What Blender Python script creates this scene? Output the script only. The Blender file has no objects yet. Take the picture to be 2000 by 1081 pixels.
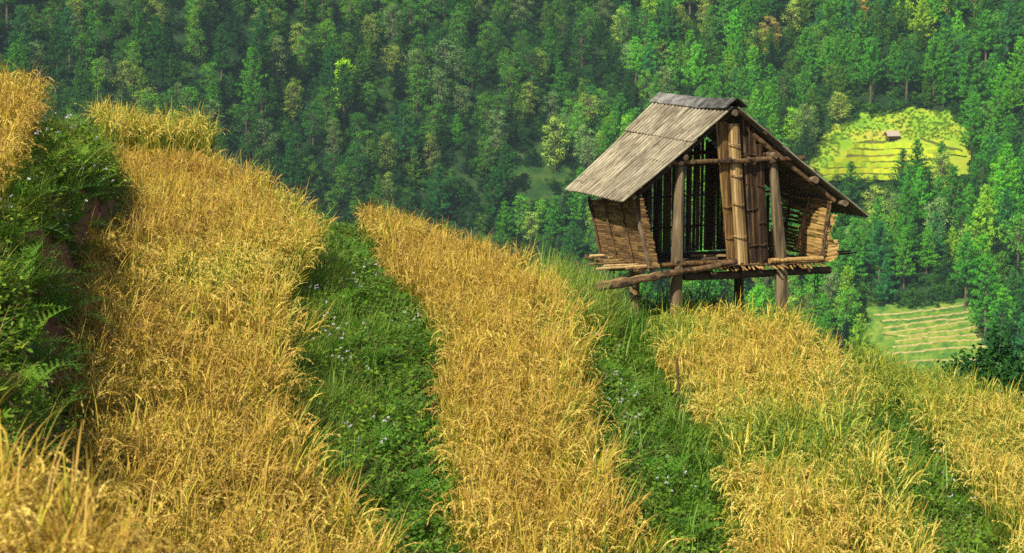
import bpy, math, random
import numpy as np
from mathutils import Vector, Matrix, Euler

random.seed(7)
RNG = np.random.default_rng(11)
R = math.radians
SC = bpy.context.scene
COL = SC.collection

# ------------------------------------------------------------------ camera
F_PX, PITCH = 3889.0, math.atan(520.5 / 3889.0)
cam_d = bpy.data.cameras.new('camera')
cam = bpy.data.objects.new('camera', cam_d)
COL.objects.link(cam)
cam_d.lens, cam_d.sensor_width, cam_d.sensor_fit = 70.0, 36.0, 'HORIZONTAL'
cam_d.clip_start, cam_d.clip_end = 0.1, 5000
cam.rotation_euler = (R(90) - PITCH, 0, 0)
cam_d.dof.use_dof = True
cam_d.dof.focus_distance = 23.0
cam_d.dof.aperture_fstop = 7.0
SC.camera = cam
CP, SP = math.cos(PITCH), math.sin(PITCH)


def ray(px, py):
    """world direction of the photo pixel (2000 x 1081)"""
    a, b = (px - 1000) / F_PX, -(py - 540.5) / F_PX
    return Vector((a, CP + b * SP, -SP + b * CP))


def proj(x, y, z):
    d = y * CP - z * SP
    up = y * SP + z * CP
    return 1000 + F_PX * x / d, 540.5 - F_PX * up / d


# ------------------------------------------------------------------ helpers
class MB:
    """collects faces, with a random value and a height value on every point"""

    def __init__(s):
        s.v, s.f, s.m, s.rnd, s.hh = [], [], [], [], []

    def add(s, vs, fs, mat=0, rnd=0.5, hh=None):
        b = len(s.v)
        s.v.extend([tuple(p) for p in vs])
        s.f.extend([tuple(b + i for i in f) for f in fs])
        s.m.extend([mat] * len(fs))
        s.rnd.extend([rnd] * len(vs))
        s.hh.extend(hh if hh is not None else [0.5] * len(vs))

    def build(s, name, mats, parent=None, link=True, smooth=False):
        me = bpy.data.meshes.new(name)
        me.from_pydata(s.v, [], s.f)
        for m in mats:
            me.materials.append(m)
        me.polygons.foreach_set('material_index', s.m)
        if smooth:
            me.polygons.foreach_set('use_smooth', [True] * len(s.f))
        a = me.attributes.new('rnd', 'FLOAT', 'POINT')
        a.data.foreach_set('value', np.array(s.rnd, dtype=np.float32))
        a = me.attributes.new('hgt', 'FLOAT', 'POINT')
        a.data.foreach_set('value', np.array(s.hh, dtype=np.float32))
        me.update()
        o = bpy.data.objects.new(name, me)
        if link:
            COL.objects.link(o)
        if parent:
            o.parent = parent
        return o

    # shapes -------------------------------------------------
    def ribbon(s, pts, widths, side, mat=0, rnd=0.5, hh=None, fold=0.0):
        n = len(pts)
        vs = []
        for p, w in zip(pts, widths):
            p = Vector(p)
            vs += [p - side * w / 2, p + side * w / 2]
        fs = [(2 * i, 2 * i + 1, 2 * i + 3, 2 * i + 2) for i in range(n - 1)]
        h2 = None if hh is None else [x for x in hh for _ in (0, 1)]
        s.add(vs, fs, mat, rnd, h2)

    def tube(s, pts, rads, seg=8, mat=0, rnd=0.5, cap=True, rough=0.0):
        vs, fs = [], []
        pts = [Vector(p) for p in pts]
        n = len(pts)
        t0 = (pts[-1] - pts[0]).normalized()
        ref = Vector((0, 0, 1)) if abs(t0.z) < 0.9 else Vector((1, 0, 0))
        for i, p in enumerate(pts):
            t = (pts[min(i + 1, n - 1)] - pts[max(i - 1, 0)]).normalized()
            a = t.cross(ref).normalized()
            b = t.cross(a)
            for k in range(seg):
                an = 2 * math.pi * k / seg
                r = rads[i] * (1 + random.uniform(-rough, rough))
                vs.append(p + a * math.cos(an) * r + b * math.sin(an) * r)
        for i in range(n - 1):
            for k in range(seg):
                k2 = (k + 1) % seg
                fs.append((i * seg + k, i * seg + k2, (i + 1) * seg + k2, (i + 1) * seg + k))
        if cap:
            fs.append(tuple(range(seg)))
            fs.append(tuple((n - 1) * seg + k for k in reversed(range(seg))))
        s.add(vs, fs, mat, rnd)

    def log(s, p0, p1, r0, r1, seg=12, rings=9, wob=0.012, mat=0, rough=0.06):
        p0, p1 = Vector(p0), Vector(p1)
        pts, rr = [], []
        for i in range(rings):
            t = i / (rings - 1)
            off = Vector((random.uniform(-wob, wob), random.uniform(-wob, wob), random.uniform(-wob, wob))) * (0.6 if 0 < i < rings - 1 else 0)
            pts.append(p0.lerp(p1, t) + off)
            rr.append((r0 + (r1 - r0) * t) * random.uniform(0.95, 1.05))
        s.tube(pts, rr, seg, mat, random.random(), True, rough)

    def hexa(s, c8, mat=0, rnd=0.5):
        """eight corners: bottom ring of four, top ring of four"""
        s.add(c8, [(3, 2, 1, 0), (4, 5, 6, 7), (0, 1, 5, 4), (1, 2, 6, 5), (2, 3, 7, 6), (3, 0, 4, 7)], mat, rnd)

    def beam(s, p0, p1, side, up, w, h, mat=0, rnd=0.5):
        """box from p0 to p1, w along side, h along up"""
        p0, p1 = Vector(p0), Vector(p1)
        a, b = side * w / 2, up * h / 2
        s.hexa([p0 - a - b, p0 + a - b, p1 + a - b, p1 - a - b, p0 - a + b, p0 + a + b, p1 + a + b, p1 - a + b], mat, rnd)


def tag(o, label=None, cat=None, group=None, kind=None):
    if label: o['label'] = label
    if cat: o['category'] = cat
    if group: o['group'] = group
    if kind: o['kind'] = kind
    return o


def empty(name, loc=(0, 0, 0), rz=0.0):
    o = bpy.data.objects.new(name, None)
    o.empty_display_size = 0.3
    COL.objects.link(o)
    o.location = loc
    o.rotation_euler = (0, 0, rz)
    return o


def grid_obj(name, X, Y, Z, mat, smooth=True):
    ny, nx = X.shape
    co = np.stack([X, Y, Z], -1).reshape(-1, 3).astype(np.float32)
    i = np.arange(ny * nx).reshape(ny, nx)
    q = np.stack([i[:-1, :-1], i[:-1, 1:], i[1:, 1:], i[1:, :-1]], -1).reshape(-1, 4)
    me = bpy.data.meshes.new(name)
    me.vertices.add(len(co)); me.vertices.foreach_set('co', co.ravel())
    me.loops.add(q.size); me.loops.foreach_set('vertex_index', q.ravel().astype(np.int32))
    me.polygons.add(len(q))
    me.polygons.foreach_set('loop_start', np.arange(0, q.size, 4, dtype=np.int32))
    me.polygons.foreach_set('use_smooth', np.full(len(q), smooth))
    me.materials.append(mat)
    me.update(); me.validate()
    o = bpy.data.objects.new(name, me)
    COL.objects.link(o)
    return o


# smooth value noise on arrays
_perm = RNG.random((256, 256))


def vnoise(x, y, seed=0):
    x = np.asarray(x, float) + 57.3 * seed; y = np.asarray(y, float) + 31.7 * seed
    xi, yi = np.floor(x).astype(int), np.floor(y).astype(int)
    fx, fy = x - xi, y - yi
    fx = fx * fx * (3 - 2 * fx); fy = fy * fy * (3 - 2 * fy)
    g = lambda a, b: _perm[a % 256, b % 256]
    return (g(xi, yi) * (1 - fx) + g(xi + 1, yi) * fx) * (1 - fy) + (g(xi, yi + 1) * (1 - fx) + g(xi + 1, yi + 1) * fx) * fy


def fbm(x, y, seed=0, oct=3):
    s, a, t = 0, 1, 0
    for k in range(oct):
        s = s + a * vnoise(x * 2 ** k, y * 2 ** k, seed + k); t += a; a *= 0.5
    return s / t


# ------------------------------------------------------------------ materials
def new_mat(name):
    m = bpy.data.materials.new(name)
    m.use_nodes = True
    nt = m.node_tree
    nt.nodes.clear()
    out = nt.nodes.new('ShaderNodeOutputMaterial')
    return m, nt, out


def N(nt, typ, **kw):
    n = nt.nodes.new(typ)
    for k, v in kw.items():
        setattr(n, k, v)
    return n


def ramp(nt, stops, fac=None):
    n = nt.nodes.new('ShaderNodeValToRGB')
    e = n.color_ramp.elements
    while len(e) < len(stops):
        e.new(0.5)
    for el, (p, c) in zip(e, stops):
        el.position = p
        el.color = (c[0], c[1], c[2], 1)
    if fac is not None:
        nt.links.new(fac, n.inputs['Fac'])
    return n


def math_n(nt, op, a, b=None, clamp=False):
    n = nt.nodes.new('ShaderNodeMath')
    n.operation = op
    n.use_clamp = clamp
    for i, x in enumerate((a, b)):
        if x is None: continue
        if isinstance(x, (int, float)): n.inputs[i].default_value = x
        else: nt.links.new(x, n.inputs[i])
    return n.outputs[0]


def mixc(nt, fac, a, b, mode='MIX'):
    n = nt.nodes.new('ShaderNodeMix')
    n.data_type = 'RGBA'
    n.blend_type = mode
    for sock, x in ((n.inputs[0], fac), (n.inputs[6], a), (n.inputs[7], b)):
        if isinstance(x, (int, float)): sock.default_value = x
        elif isinstance(x, tuple): sock.default_value = (x[0], x[1], x[2], 1)
        else: nt.links.new(x, sock)
    return n.outputs[2]


def noise(nt, scale, detail=4, rough=0.6, stretch=(1, 1, 1), coord='Object', dist=0.0):
    tc = nt.nodes.new('ShaderNodeTexCoord')
    mp = nt.nodes.new('ShaderNodeMapping')
    mp.inputs['Scale'].default_value = stretch
    nt.links.new(tc.outputs[coord], mp.inputs['Vector'])
    n = nt.nodes.new('ShaderNodeTexNoise')
    n.inputs['Scale'].default_value = scale
    n.inputs['Detail'].default_value = detail
    n.inputs['Roughness'].default_value = rough
    n.inputs['Distortion'].default_value = dist
    nt.links.new(mp.outputs[0], n.inputs['Vector'])
    return n.outputs['Fac']


def attr(nt, name, inst=False):
    n = nt.nodes.new('ShaderNodeAttribute')
    n.attribute_name = name
    n.attribute_type = 'INSTANCER' if inst else 'GEOMETRY'
    return n.outputs['Fac']


def leaf_shader(nt, out, col, trans=0.35, rough=0.6, spec=0.25, tcol=None):
    p = N(nt, 'ShaderNodeBsdfPrincipled')
    p.inputs['Roughness'].default_value = rough
    p.inputs['Specular IOR Level'].default_value = spec
    t = N(nt, 'ShaderNodeBsdfTranslucent')
    nt.links.new(col, p.inputs['Base Color'])
    nt.links.new(tcol if tcol is not None else col, t.inputs['Color'])
    mx = N(nt, 'ShaderNodeMixShader')
    mx.inputs[0].default_value = trans
    nt.links.new(p.outputs[0], mx.inputs[1])
    nt.links.new(t.outputs[0], mx.inputs[2])
    nt.links.new(mx.outputs[0], out.inputs['Surface'])


def solid_mat(name, stops, scale=6, stretch=(1, 1, 1), rough=0.8, bump=0.3, detail=6, use_rnd=0.35, spec=0.25, bdist=0.01, second=None):
    """weathered solid: a ramp over stretched noise, shifted by the per-piece random value"""
    m, nt, out = new_mat(name)
    nz = noise(nt, scale, detail, 0.62, stretch)
    rn = attr(nt, 'rnd')
    fac = math_n(nt, 'ADD', nz, math_n(nt, 'MULTIPLY', math_n(nt, 'SUBTRACT', rn, 0.5), use_rnd), True)
    col = ramp(nt, stops, fac).outputs[0]
    if second:
        c2, sc2, lo, hi, st2 = second
        n2 = noise(nt, sc2, 5, 0.6, st2)
        f2 = ramp(nt, [(lo, (0, 0, 0)), (hi, (1, 1, 1))], n2).outputs[0]
        col = mixc(nt, f2, col, c2)
    p = N(nt, 'ShaderNodeBsdfPrincipled')
    p.inputs['Roughness'].default_value = rough
    p.inputs['Specular IOR Level'].default_value = spec
    nt.links.new(col, p.inputs['Base Color'])
    if bump:
        b = N(nt, 'ShaderNodeBump')
        b.inputs['Strength'].default_value = bump
        b.inputs['Distance'].default_value = bdist
        nt.links.new(nz, b.inputs['Height'])
        nt.links.new(b.outputs[0], p.inputs['Normal'])
    nt.links.new(p.outputs[0], out.inputs['Surface'])
    return m


def rice_mat(name, stops, trans, base_green=0.35, var=0.55):
    m, nt, out = new_mat(name)
    t = attr(nt, 'tint', True)
    r = attr(nt, 'rnd')
    h = attr(nt, 'hgt')
    f = math_n(nt, 'ADD', t, math_n(nt, 'MULTIPLY', math_n(nt, 'SUBTRACT', r, 0.5), var))
    f = math_n(nt, 'ADD', f, math_n(nt, 'MULTIPLY', math_n(nt, 'SUBTRACT', 0.75, h), base_green), True)
    c = ramp(nt, stops, f).outputs[0]
    leaf_shader(nt, out, c, trans, 0.55, 0.3)
    return m


M = {}
M['rice_leaf'] = rice_mat('rice_leaf', [(0.0, (0.46, 0.28, 0.045)), (0.25, (0.60, 0.435, 0.036)), (0.45, (0.44, 0.40, 0.028)), (0.68, (0.19, 0.28, 0.018)), (1.0, (0.07, 0.17, 0.012))], 0.32, 0.85, 0.95)
M['rice_grain'] = rice_mat('rice_grain', [(0.0, (0.34, 0.205, 0.035)), (0.3, (0.61, 0.42, 0.072)), (0.6, (0.72, 0.55, 0.115)), (1.0, (0.38, 0.42, 0.045))], 0.15, 0.0)
M['rice_stem'] = rice_mat('rice_stem', [(0.0, (0.42, 0.30, 0.04)), (0.45, (0.20, 0.21, 0.025)), (1.0, (0.07, 0.12, 0.012))], 0.2, 0.95)


def weed_mat(name, stops, trans=0.4, rough=0.5, use_tint=True):
    m, nt, out = new_mat(name)
    r = attr(nt, 'rnd')
    f = math_n(nt, 'MULTIPLY', r, 0.6)
    if use_tint:
        f = math_n(nt, 'ADD', f, math_n(nt, 'MULTIPLY', attr(nt, 'tint', True), 0.4), True)
    else:
        oi = N(nt, 'ShaderNodeObjectInfo')
        f = math_n(nt, 'ADD', f, math_n(nt, 'MULTIPLY', oi.outputs['Random'], 0.4), True)
    c = ramp(nt, stops, f).outputs[0]
    leaf_shader(nt, out, c, trans, rough, 0.3)
    return m


GREEN = [(0.0, (0.035, 0.11, 0.012)), (0.35, (0.11, 0.24, 0.017)), (0.7, (0.22, 0.36, 0.024)), (1.0, (0.36, 0.43, 0.04))]
M['weed'] = weed_mat('weed_leaf', GREEN)
M['grass'] = weed_mat('grass_blade', [(0.0, (0.06, 0.16, 0.012)), (0.5, (0.16, 0.29, 0.025)), (0.8, (0.29, 0.36, 0.04)), (1.0, (0.44, 0.34, 0.09))])
M['fern'] = weed_mat('fern_leaf', [(0.0, (0.04, 0.12, 0.012)), (0.5, (0.10, 0.25, 0.016)), (1.0, (0.26, 0.40, 0.03))], 0.38, 0.45, False)
M['fern_stuff'] = weed_mat('fern_cover', [(0.0, (0.04, 0.13, 0.014)), (0.5, (0.11, 0.25, 0.018)), (1.0, (0.27, 0.40, 0.03))], 0.38, 0.45)
M['weed_thing'] = weed_mat('flowering_weed_leaf', GREEN, 0.4, 0.5, False)
M['grass_thing'] = weed_mat('long_grass_blade', [(0.0, (0.06, 0.20, 0.012)), (0.6, (0.14, 0.34, 0.02)), (1.0, (0.26, 0.42, 0.03))], 0.4, 0.5, False)
M['twig'] = weed_mat('dry_twig', [(0.0, (0.10, 0.05, 0.025)), (0.6, (0.20, 0.11, 0.05)), (1.0, (0.30, 0.17, 0.06))], 0.1, 0.8)
M['petal'] = weed_mat('pale_petal', [(0.0, (0.62, 0.60, 0.64)), (1.0, (0.76, 0.75, 0.76))], 0.3, 0.7, False)
M['shrub_leaf'] = weed_mat('shrub_leaf', [(0.0, (0.010, 0.05, 0.008)), (0.5, (0.025, 0.10, 0.012)), (1.0, (0.12, 0.24, 0.03))], 0.25, 0.6, False)


def tree_mat(name, trans, rough=0.6, clump=0.9):
    m, nt, out = new_mat(name)
    oi = N(nt, 'ShaderNodeObjectInfo')
    r = attr(nt, 'rnd')
    c = ramp(nt, [(0.0, (0.55, 0.55, 0.6)), (0.5, (1, 1, 1)), (1.0, (1.5, 1.4, 0.8))], r).outputs[0]
    col = mixc(nt, 1.0, oi.outputs['Color'], c, 'MULTIPLY')
    leaf_shader(nt, out, col, trans, 0.8, 0.04)
    return m


def tree_mat_i(name, trans):
    """for the wood that reads as one mass: tone from the tint of each tree"""
    m, nt, out = new_mat(name)
    base = ramp(nt, [(0.0, (0.010, 0.042, 0.016)), (0.25, (0.030, 0.105, 0.022)), (0.5, (0.08, 0.22, 0.024)), (0.7, (0.13, 0.27, 0.03)), (1.0, (0.24, 0.38, 0.035))], attr(nt, 'tint', True)).outputs[0]
    r = attr(nt, 'rnd')
    c = ramp(nt, [(0.0, (0.55, 0.55, 0.6)), (0.5, (1, 1, 1)), (1.0, (1.5, 1.4, 0.8))], r).outputs[0]
    leaf_shader(nt, out, mixc(nt, 1.0, base, c, 'MULTIPLY'), trans, 0.8, 0.04)
    return m


M['tree_leaf'] = tree_mat('tree_leaf', 0.4)
M['tree_leaf_mass'] = tree_mat_i('wood_leaf', 0.4)
M['bark'] = solid_mat('bark', [(0.3, (0.06, 0.04, 0.025)), (0.7, (0.17, 0.115, 0.075))], 3, (1, 1, 0.3), 0.9, 0.4)

M['roof'] = None
M['wood'] = solid_mat('old_log', [(0.30, (0.038, 0.021, 0.010)), (0.50, (0.15, 0.088, 0.036)), (0.74, (0.32, 0.21, 0.090))], 11, (1, 1, 1), 0.75, 0.7, use_rnd=0.25)
M['post'] = solid_mat('weathered_post', [(0.32, (0.028, 0.018, 0.010)), (0.50, (0.115, 0.080, 0.040)), (0.72, (0.25, 0.185, 0.100))], 16, (1, 1, 0.09), 0.8, 0.5, use_rnd=0.15)
M['grey_wood'] = solid_mat('grey_timber', [(0.28, (0.045, 0.030, 0.018)), (0.52, (0.13, 0.09, 0.05)), (0.78, (0.25, 0.18, 0.105))], 10, (1, 1, 1), 0.85, 0.5, use_rnd=0.2)
M['dark_wood'] = solid_mat('dark_timber', [(0.3, (0.035, 0.022, 0.014)), (0.7, (0.12, 0.075, 0.04))], 10, (1, 1, 1), 0.85, 0.4, use_rnd=0.2)
M['bamboo'] = solid_mat('split_bamboo', [(0.25, (0.035, 0.018, 0.007)), (0.48, (0.19, 0.105, 0.032)), (0.80, (0.46, 0.28, 0.09))], 30, (1, 1, 0.06), 0.55, 0.35, use_rnd=0.45, second=((0.05, 0.03, 0.015), 7, 0.56, 0.74, (1, 1, 0.4)))
M['bamboo_pale'] = solid_mat('pale_bamboo', [(0.22, (0.10, 0.055, 0.02)), (0.5, (0.33, 0.20, 0.07)), (0.8, (0.56, 0.40, 0.19))], 26, (1, 1, 0.06), 0.55, 0.35, use_rnd=0.4, second=((0.08, 0.05, 0.03), 6, 0.58, 0.72, (1, 1, 0.5)))
M['bamboo_dark'] = solid_mat('smoked_bamboo', [(0.3, (0.012, 0.008, 0.006)), (0.6, (0.06, 0.032, 0.014)), (0.85, (0.26, 0.14, 0.05))], 14, (1, 1, 0.15), 0.6, 0.35, use_rnd=0.35)
M['slat'] = solid_mat('slat_bamboo', [(0.25, (0.025, 0.014, 0.007)), (0.5, (0.07, 0.04, 0.017)), (0.8, (0.17, 0.10, 0.04))], 20, (1, 1, 0.1), 0.7, 0.3, use_rnd=0.4)
M['weave'] = solid_mat('woven_bamboo', [(0.2, (0.035, 0.019, 0.008)), (0.5, (0.15, 0.088, 0.032)), (0.82, (0.36, 0.22, 0.075))], 22, (0.3, 0.3, 1.5), 0.75, 0.4, use_rnd=0.38)
M['weave_gold'] = solid_mat('woven_straw_bamboo', [(0.2, (0.10, 0.055, 0.018)), (0.48, (0.29, 0.17, 0.048)), (0.8, (0.48, 0.31, 0.10))], 22, (0.3, 0.3, 1.5), 0.7, 0.4, use_rnd=0.6)
M['rope'] = solid_mat('dark_cord', [(0.3, (0.012, 0.01, 0.01)), (0.7, (0.04, 0.035, 0.03))], 40, (1, 1, 1), 0.9, 0.3)
M['cap'] = solid_mat('ridge_sheet', [(0.3, (0.035, 0.032, 0.028)), (0.5, (0.10, 0.095, 0.083)), (0.75, (0.26, 0.245, 0.205))], 7, (1, 1, 1), 0.75, 0.3, use_rnd=0.5, spec=0.15)


def roof_mat():
    m, nt, out = new_mat('corrugated_cement')
    tc = N(nt, 'ShaderNodeTexCoord')
    big = noise(nt, 2.2, 6, 0.65, (1, 1, 1), 'UV')
    streak = noise(nt, 5.0, 6, 0.7, (9.0, 0.55, 1), 'UV')
    fine = noise(nt, 60.0, 4, 0.7, (1, 1, 1), 'UV')
    f = math_n(nt, 'ADD', math_n(nt, 'MULTIPLY', streak, 0.65), math_n(nt, 'MULTIPLY', big, 0.35))
    c = ramp(nt, [(0.36, (0.05, 0.040, 0.024)), (0.45, (0.18, 0.148, 0.092)), (0.53, (0.38, 0.325, 0.21)), (0.66, (0.60, 0.53, 0.36))], f).outputs[0]
    r = attr(nt, 'rnd')
    c = mixc(nt, 1.0, c, ramp(nt, [(0, (0.82, 0.82, 0.82)), (1, (1.12, 1.1, 1.05))], r).outputs[0], 'MULTIPLY')
    spots = ramp(nt, [(0.56, (0, 0, 0)), (0.68, (1, 1, 1))], noise(nt, 14.0, 5, 0.7, (2.0, 0.7, 1), 'UV')).outputs[0]
    c = mixc(nt, math_n(nt, 'MULTIPLY', spots, 0.75), c, (0.045, 0.04, 0.032))
    c = mixc(nt, math_n(nt, 'MULTIPLY', fine, 0.3), c, (0.18, 0.16, 0.11))
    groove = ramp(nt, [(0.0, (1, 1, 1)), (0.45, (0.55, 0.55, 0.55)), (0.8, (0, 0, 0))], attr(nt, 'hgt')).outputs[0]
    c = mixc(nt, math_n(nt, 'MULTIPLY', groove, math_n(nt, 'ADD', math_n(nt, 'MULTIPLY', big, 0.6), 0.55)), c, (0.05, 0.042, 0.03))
    p = N(nt, 'ShaderNodeBsdfPrincipled')
    p.inputs['Roughness'].default_value = 0.9
    p.inputs['Specular IOR Level'].default_value = 0.15
    nt.links.new(c, p.inputs['Base Color'])
    b = N(nt, 'ShaderNodeBump'); b.inputs['Strength'].default_value = 0.4; b.inputs['Distance'].default_value = 0.006
    nt.links.new(fine, b.inputs['Height']); nt.links.new(b.outputs[0], p.inputs['Normal'])
    nt.links.new(p.outputs[0], out.inputs['Surface'])
    return m


M['roof'] = roof_mat()


def soil_mat():
    m, nt, out = new_mat('red_soil')
    n1 = noise(nt, 1.3, 8, 0.65)
    n2 = noise(nt, 9, 6, 0.7)
    f = math_n(nt, 'ADD', math_n(nt, 'MULTIPLY', n1, 0.6), math_n(nt, 'MULTIPLY', n2, 0.4))
    c = ramp(nt, [(0.3, (0.07, 0.022, 0.006)), (0.5, (0.20, 0.062, 0.014)), (0.7, (0.34, 0.12, 0.03))], f).outputs[0]
    p = N(nt, 'ShaderNodeBsdfPrincipled')
    p.inputs['Roughness'].default_value = 0.95
    nt.links.new(c, p.inputs['Base Color'])
    b = N(nt, 'ShaderNodeBump'); b.inputs['Strength'].default_value = 0.7; b.inputs['Distance'].default_value = 0.05
    nt.links.new(f, b.inputs['Height']); nt.links.new(b.outputs[0], p.inputs['Normal'])
    nt.links.new(p.outputs[0], out.inputs['Surface'])
    return m


M['soil'] = soil_mat()
M['hillside'] = solid_mat('forest_floor', [(0.3, (0.008, 0.022, 0.009)), (0.55, (0.018, 0.045, 0.012)), (0.75, (0.04, 0.07, 0.018))], 0.12, (1, 1, 1), 0.95, 0.6, 8, 0.0, 0.1, 1.0)
M['meadow'] = solid_mat('bright_meadow', [(0.25, (0.07, 0.17, 0.015)), (0.45, (0.20, 0.34, 0.02)), (0.58, (0.34, 0.36, 0.03)), (0.72, (0.36, 0.24, 0.07))], 0.11, (1, 1, 1), 0.95, 0.6, 8, 0.0, 0.1, 0.8)
M['glade'] = solid_mat('dim_glade', [(0.3, (0.014, 0.040, 0.012)), (0.5, (0.028, 0.070, 0.014)), (0.7, (0.07, 0.11, 0.02))], 0.3, (1, 1, 1), 0.95, 0.6, 8, 0.0, 0.1, 0.8)
M['terrace_green'] = solid_mat('terrace_green', [(0.32, (0.04, 0.12, 0.02)), (0.5, (0.10, 0.19, 0.022)), (0.66, (0.22, 0.26, 0.04))], 0.55, (1, 1, 1), 0.95, 0.5, 8, 0.3, 0.1, 0.3)
M['terrace_straw'] = solid_mat('terrace_straw', [(0.3, (0.36, 0.27, 0.10)), (0.6, (0.54, 0.42, 0.17)), (0.8, (0.34, 0.33, 0.09))], 0.5, (1, 1, 1), 0.95, 0.5, 8, 0.3, 0.1, 0.3)
M['terrace_rice'] = solid_mat('terrace_rice', [(0.3, (0.24, 0.38, 0.02)), (0.55, (0.42, 0.49, 0.022)), (0.75, (0.54, 0.48, 0.03))], 0.6, (1, 1, 1), 0.95, 0.5, 8, 0.4, 0.1, 0.3)
M['terrace_bank'] = solid_mat('terrace_bank', [(0.3, (0.05, 0.09, 0.015)), (0.55, (0.10, 0.11, 0.02)), (0.75, (0.18, 0.12, 0.03))], 0.5, (1, 1, 1), 0.95, 0.5, 8, 0.4, 0.1, 0.3)
M['thatch'] = solid_mat('old_thatch', [(0.3, (0.24, 0.17, 0.12)), (0.7, (0.50, 0.40, 0.30))], 3, (1, 1, 1), 0.9, 0.3)

# ------------------------------------------------------------------ near hill: rice terraces falling to the right, bending round a spur
RH = 0.62                                                  # height of the rice
top0 = lambda z: 1.35 - 0.0467 * (z - 6)
top1 = lambda z: 3.0 - 0.0706 * (z - 11)
top2l = lambda z: 3.41 - 0.049 * (z - 12.5)
top2r = lambda z: 3.41 - 0.022 * (z - 12.5)
top4 = lambda z: 4.2 + 0.0333 * (z - 15)
EDGE = {
    'R0': ([(2, 1400), (4, 780), (5, 510), (6, 190), (6.6, -30), (7.2, -130), (8, -200), (10, -160), (13, -40), (15, 20), (17, 75), (19, 100), (20.5, 75), (22, 100), (23, 115), (25, 155), (27, 185), (29, 190), (31, 190)], None),
    'L1': ([(2, 1800), (4, 1000), (5, 700), (8, 100), (10, 150), (13, 150), (15, 135), (17, 170), (19, 240), (21, 280), (23, 272), (25, 245), (27, 235), (31, 235)], lambda z: top1(z) + RH - 0.58 * np.clip((25 - z) / 7, 0, 1)),
    'R1': ([(2, 3500), (5, 2000), (8, 1250), (11, 835), (13, 655), (15, 600), (17, 572), (19, 600), (21, 645), (23, 632), (25, 565), (27, 460), (28, 400), (31, 400)], lambda z: top1(z) + RH + 0.05),
    'L2': ([(2, 4200), (5, 2400), (8, 1500), (10, 1100), (12.5, 910), (15, 850), (17.5, 850), (20, 862), (22.5, 790), (25, 735), (27, 700), (31, 690)], lambda z: top2l(z) + RH),
    'R2': ([(2, 6000), (5, 3600), (8, 2200), (10, 1600), (12.5, 1330), (15, 1240), (17.5, 1185), (20, 1172), (22.5, 1148), (25, 1075), (26, 1030), (27, 960), (28, 850), (31, 800)], lambda z: top2r(z) + RH),
    'L3': ([(2, 7000), (5, 4000), (8, 2500), (11, 1700), (14, 1440), (16, 1430), (18, 1395), (20, 1350), (22, 1290), (24, 1270), (26, 1290), (28, 1300), (31, 1300)], lambda z: 3.85 + RH + 0 * z),
    'R3': ([(2, 9000), (5, 6000), (8, 3400), (11, 2300), (14, 1920), (16, 1850), (18, 1800), (20, 1750), (22, 1725), (24, 1670), (26, 1560), (27, 1480), (29, 1440), (31, 1400)], lambda z: 3.87 + RH + 0 * z),
    'L4': ([(2, 9500), (5, 7000), (8, 3800), (11, 2500), (15, 2010), (17, 1940), (20, 1855), (22, 1785), (24.5, 1700), (27, 1640), (29, 1600), (31, 1560)], lambda z: top4(z) + RH),
    'R4': ([(2, 12000), (5, 9000), (11, 3400), (15, 2700), (20, 2400), (23.5, 2050), (25, 1900), (27, 1720), (29, 1640), (31, 1590)], lambda z: top4(z) + RH + 0.05),
}
ORDER = ['R0', 'L1', 'R1', 'L2', 'R2', 'L3', 'R3', 'L4', 'R4']
ZF = np.linspace(2, 34, 641)
EX, EH = {}, {}
for k in ORDER:
    tz = np.array([p[0] for p in EDGE[k][0]], float)
    tx = np.array([(p[1] - 1000) / F_PX * p[0] for p in EDGE[k][0]])
    x = np.interp(ZF, tz, tx)
    for _ in range(2):
        x = np.convolve(np.pad(x, 12, 'edge'), np.ones(25) / 25, 'valid')
    EX[k] = x + 0.16 * (vnoise(ZF * 0.9, ZF * 0 + 3, ORDER.index(k)) - 0.5) + 0.08 * (vnoise(ZF * 2.7, ZF * 0 + 9, ORDER.index(k)) - 0.5)
    if k == 'R0':
        EH[k] = np.interp(ZF, [2, 21, 23, 25, 27, 29, 31, 34], [top0(2) + RH, top0(21) + RH, 1.45, 1.72, 2.02, 2.3, 2.6, 3.2])
    else:
        EH[k] = EDGE[k][1](ZF)
for k, d in (('R0', -0.12), ('R1', -0.28), ('R2', -0.32), ('R3', -0.36), ('R4', -0.2), ('L1', -0.04), ('L2', 0.13), ('L3', 0.13), ('L4', 0.18)):
    EX[k] = EX[k] + d                                       # the rice leans out past the lip of its terrace
for a, b in zip(ORDER[:-1], ORDER[1:]):
    EX[b] = np.maximum(EX[b], EX[a] + 0.22)
EXM = np.stack([EX[k] for k in ORDER]); EHM = np.stack([EH[k] for k in ORDER])
CREST = ([-1000, 60, 130, 185, 410, 480, 700, 1000, 1450, 1600, 2000, 2600], [21.6, 21.6, 24, 29.6, 29.6, 28, 28, 28.2, 28.6, 28, 25.2, 22])


def edges_at(y):
    yy = np.clip(y, 2, 34)
    i = np.clip((yy - 2) / 0.05, 0, 639.999)
    i0 = i.astype(int); f = i - i0
    return EXM[:, i0] * (1 - f) + EXM[:, i0 + 1] * f, EHM[:, i0] * (1 - f) + EHM[:, i0 + 1] * f


def sstep(a, b, x):
    t = np.clip((x - a) / (b - a), 0, 1)
    return t * t * (3 - 2 * t)


def crest_z(x, y):
    return np.interp(1000 + F_PX * x / np.maximum(y, 2), *CREST)


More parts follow.
